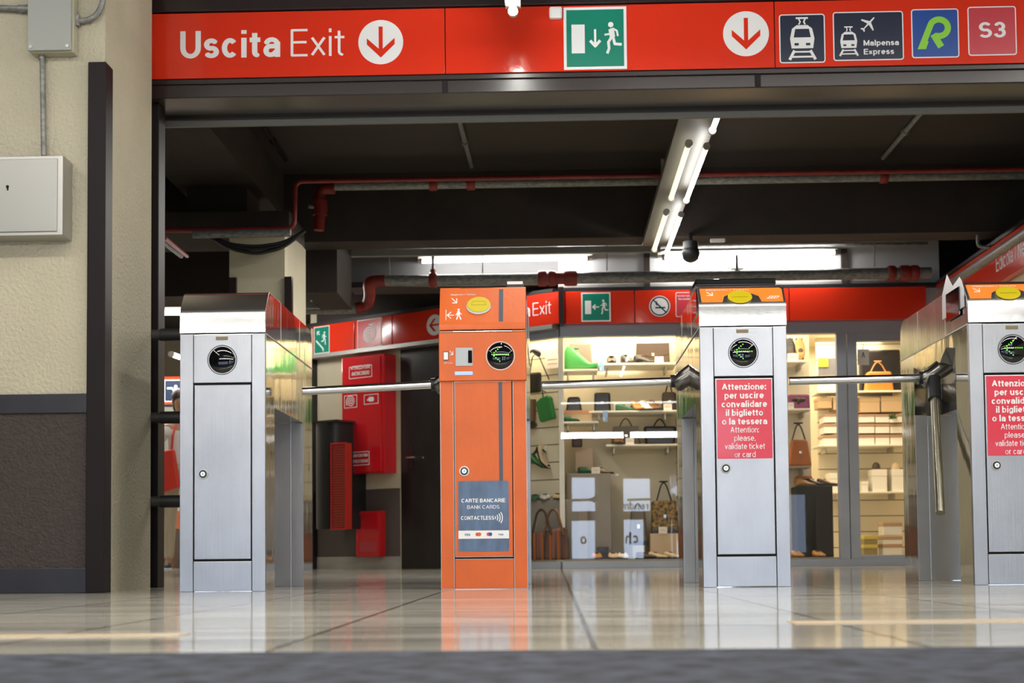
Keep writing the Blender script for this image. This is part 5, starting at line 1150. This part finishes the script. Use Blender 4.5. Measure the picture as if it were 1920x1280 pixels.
for px, lab, m in ((1116, 'tan shoe left of the small black gift box', tan), (1147, 'pale shoe right of the small black gift box', bei), (1165, 'white shoe on the window floor', wht), (1205, 'dark pointed shoe on the window floor', dbr), (1228, 'beige shoe on the floor before the plinth', bei), (1257, 'pale shoe at the right end of the window floor', bei)):
    shoe(lab, px, .07, 6.78, -1.5 if px < 1200 else -.5, m, .2, 0, .05)
# ---- window right of the third gate
Y2 = 6.95
z1_ = shelf('top shelf right of the third gate with upright shoes', 1440, 1513, 676, Y2, Y2+.3); z2_ = shelf('shelf with the plum clutch right of the third gate', 1440, 1520, 766, Y2, Y2+.3)
for px, lab, m, dd in ((1484, 'black and tan shoe standing on its heel', blk, 0), (1502, 'tan slipper standing on its heel', tan, 0)):
    t = shoe(lab, px, z1_+.10, Y2+.16, PI/2, m, .22, 0, .05, roll=0); t.rotation_euler = (0, -1.35, PI/2)
card('large price card on the top shelf right of the third gate', 1487, 676, Y2+.01, .09, .06)
bag('plum clutch bag with a bow', 1476, 1519, 736, 765, Y2+.08, pur, .07, .95, 0, clasp=False, z=z2_); P = at(1497, 752, Y2+.03); t = thing('bow', 'dark plum bow on the front of the clutch bag', 'bow', P)
bm = nb(); ell(bm, (-.03, 0, .015), (.03, .015, .02), 12, 8); ell(bm, (.03, 0, .01), (.03, .015, .02), 12, 8); ell(bm, (0, -.01, 0), (.015, .015, .03), 10, 8); obj('bow_loops', bm, dbr, t, smooth=True)
card('price card before the plum clutch', 1483, 766, Y2+.01, .05, .05)
bag('rust brown suede bucket bag hanging in the window', 1479, 1522, 822, 873, Y2+.08, org, .12, .66, 0, strap=.14, hm=blk, z=at(1500, 873, Y2).z)
shelf('grey shelf under the rust suede bag', 1440, 1520, 874, Y2, Y2+.3, m=plm)
bag('rust leather bag hanging just under the suede bucket bag', 1490, 1525, 878, 892, Y2+.12, org, .08, .9, 0, clasp=False, z=at(1500, 905, Y2+.12).z)
a = at(1494, 911, 6.9); t = thing('display_plinth', 'tall black plinth with shoes on top right of the third gate', 'plinth', (a.x, 6.9, .07)); obj('plinth_body', bx(0, at(1561, 911, 6.9).x-a.x, 0, .3, 0, a.z-.07), blkc, t, bevel=.003)
for px, lab, m in ((1508, 'tan shoe at the left on the black plinth', tan), (1524, 'black strap sandal in the middle of the black plinth', blk), (1546, 'brown flat sandal at the right on the black plinth', brn)): shoe(lab, px, a.z, 7.0, -.3, m, .2, 0, .06)
for px, lab in ((1490, 'tan shoe on the floor left of the black plinth'), (1530, 'tan shoe on the floor before the black plinth')): shoe(lab, px, .07, 6.75, -1.3, tan, .2, 0, .05)
# back unit with shoe boxes
Y3 = 8.2
for k, (px0, px1, py, lab) in enumerate(((1533, 1700, 733, 'upper back shelf carrying the orange tote'), (1533, 1700, 834, 'middle back shelf with stacked pale shoe boxes'), (1553, 1700, 922, 'lower back shelf with small boxes'))): shelf(lab, px0, px1, py, Y3, Y3+.35)
struct('wall_shop_unit', bx(at(1533, 800, 8.6).x, 3.65, 8.58, 8.62, .07, 2.10), slatm)
def box_row(name, xs, y0, y1, m, band, grp, lab):
    for i, (a_, b_) in enumerate(xs): sbox(lab % i if '%' in lab else lab, a_, b_, y0, y1, Y3+.04, m, .25, band, group=grp)
rows = (('bottom row', 814, 833), ('second row', 794, 812), ('top row', 776, 792))
for nm, y0, y1 in rows:
    for (a_, b_), side_ in (((1545, 1570), 'left of the door stile'), ((1611, 1640), 'first right of the door stile'), ((1641, 1668), 'second right of the door stile'), ((1669, 1698), 'last, beside the rightmost gate')):
        sbox('pale brown-lidded shoe box, %s, %s' % (nm, side_), a_, b_, y0, y1, Y3+.04, wht, .25, cm('box_lid_brown', (.42, .25, .16), .5))
sbox('yellow picture panel with grey print above the shoe boxes', 1534, 1572, 670, 703, 8.1, cm('poster_grey', (.22, .22, .25), .5), .02, name='wall_picture', cat='picture', lid=False); o = at(1534, 688, 8.095); t = bpy.data.objects.get('wall_picture')
P = at(1534, 688, 8.09); Q = at(1553, 671, 8.09); obj('yellow_square', bx(P.x-t.location.x, Q.x-t.location.x, -.012, .0, P.z-t.location.z, Q.z-t.location.z), ylw, t)
for a_, b_, y0, y1, lab in ((1534, 1560, 744, 765, 'tan box behind the door stile'), ((1562), 1590, 744, 768, 'light brown large box behind the door stile'), (1612, 1650, 744, 773, 'tan carton under the orange tote'), (1652, 1696, 742, 772, 'brown carton right of the tan carton')):
    sbox(lab, a_, b_, y0, y1, Y3+.06, cm('carton', (.60, .42, .24), .6), .22)
bag('large orange tote on the upper back shelf', 1624, 1676, 695, 733, Y3+.08, cm('orange', (.62, .22, .03), .4), .12, .85, 0, strap=.10, hm=tan, z=None)
bag('dark bag behind the orange tote', 1612, 1690, 650, 733, Y3+.25, blk, .08, .95, 0, clasp=False)
P = at(1619, 684, FAC+.013); t = thing('hanging_sign', 'small white card hanging in the shop door glass', 'sign', P); obj('card', bx(-.045, .045, 0, .004, 0, .125), crd, t); obj('card_string', bx(-.003, .003, 0, .003, .125, .17), blk, t); bm = nb(); stroke(bm, [(-.01, .06), (.0, .10), (.01, .06)], .006, front(0, -.0, 0), .001); obj('card_print', bm, blk, t)
P = at(1675, 792, Y3-.0); t = thing('potted_plant', 'small green potted plant on top of the shoe boxes', 'plant', P)
obj('pot', tb([(0, 0, 0), (0, 0, .03)], [.03, .035], 12), wht, t, smooth=True); bm = nb()
for k in range(60):
    a_ = random.random()*2*PI; e_ = random.random()*1.3; d = Vector((math.cos(a_)*math.cos(e_), math.sin(a_)*math.cos(e_), math.sin(e_)))*random.uniform(.03, .07); b_ = Vector((0, 0, .03)); s_ = d.orthogonal().normalized()*.008
    v = [bm.verts.new(b_+d*.4), bm.verts.new(b_+d*.7+s_), bm.verts.new(b_+d), bm.verts.new(b_+d*.7-s_)]; bm.faces.new(v)
obj('foliage', bm, leafm, t)
for px, lab, m in ((1645, 'black and gold hat shaped trinket on the lower back shelf', dbr), (1681, 'cream dome shaped trinket on the lower back shelf', bei)):
    zz = at(px, 878, Y3+.05).z; t = thing('trinket_box', lab, 'trinket', (at(px, 878, Y3+.05).x, Y3+.1, zz)); bm = nb(); ell(bm, (0, 0, .01), (.038, .038, .05), 16, 10); obj('trinket_dome', bm, m, t, smooth=True)
for i, (a_, b_, y0, y1, lab) in enumerate(((1636, 1663, 879, 921, 'pale box stack under the black and gold trinket'), (1673, 1697, 879, 921, 'pale box under the cream trinket'), (1556, 1574, 885, 921, 'small pale box left of the door stile on the lower back shelf'), (1617, 1628, 901, 921, 'small white card box right of the door stile'))): sbox(lab, a_, b_, y0, y1, Y3+.04, wht, .2)
for y0, y1, nm in ((1004, 1026, 'upper'), (1027, 1049, 'lower')): sbox('%s yellow lidded box at the foot of the back unit' % nm, 1620, 1646, y0, y1, 7.9, cm('olive', (.24, .20, .09), .5), .2, ylw)
for y0, y1, nm in ((979, 1003, 'top'), (1005, 1025, 'middle'), (1026, 1049, 'bottom')): sbox('%s clear box of the stack beside the rightmost gate' % nm, 1656, 1692, y0, y1, 7.9, glassb, .2, cm('box_lid_brown', (.42, .25, .16), .5))
# people-free interior clutter behind the angled pane edge
P = at(1290, 735, 6.9); t = thing('handbag', 'dark grey bag hanging on wires left of the third gate', 'bag', P); bm = nb(); prism(bm, [(-.09, 0), (.08, 0), (.02, .17), (-.01, .17)], front(0, .0, 0), .05); obj('bag_body', bm, gry, t, bevel=.01); obj('strap', tb([(0, -.02, .16), (-.02, -.02, .45)], .003, 6), blk, t); obj('strap', tb([(.0, -.02, .16), (.05, -.02, .45)], .003, 6), blk, t)
# wall in the ceiling void and the end wall
struct('wall_void', bx(Cc.x-.4, RW, FAC+.12, FAC+.2, 2.10, 2.76), concrete)
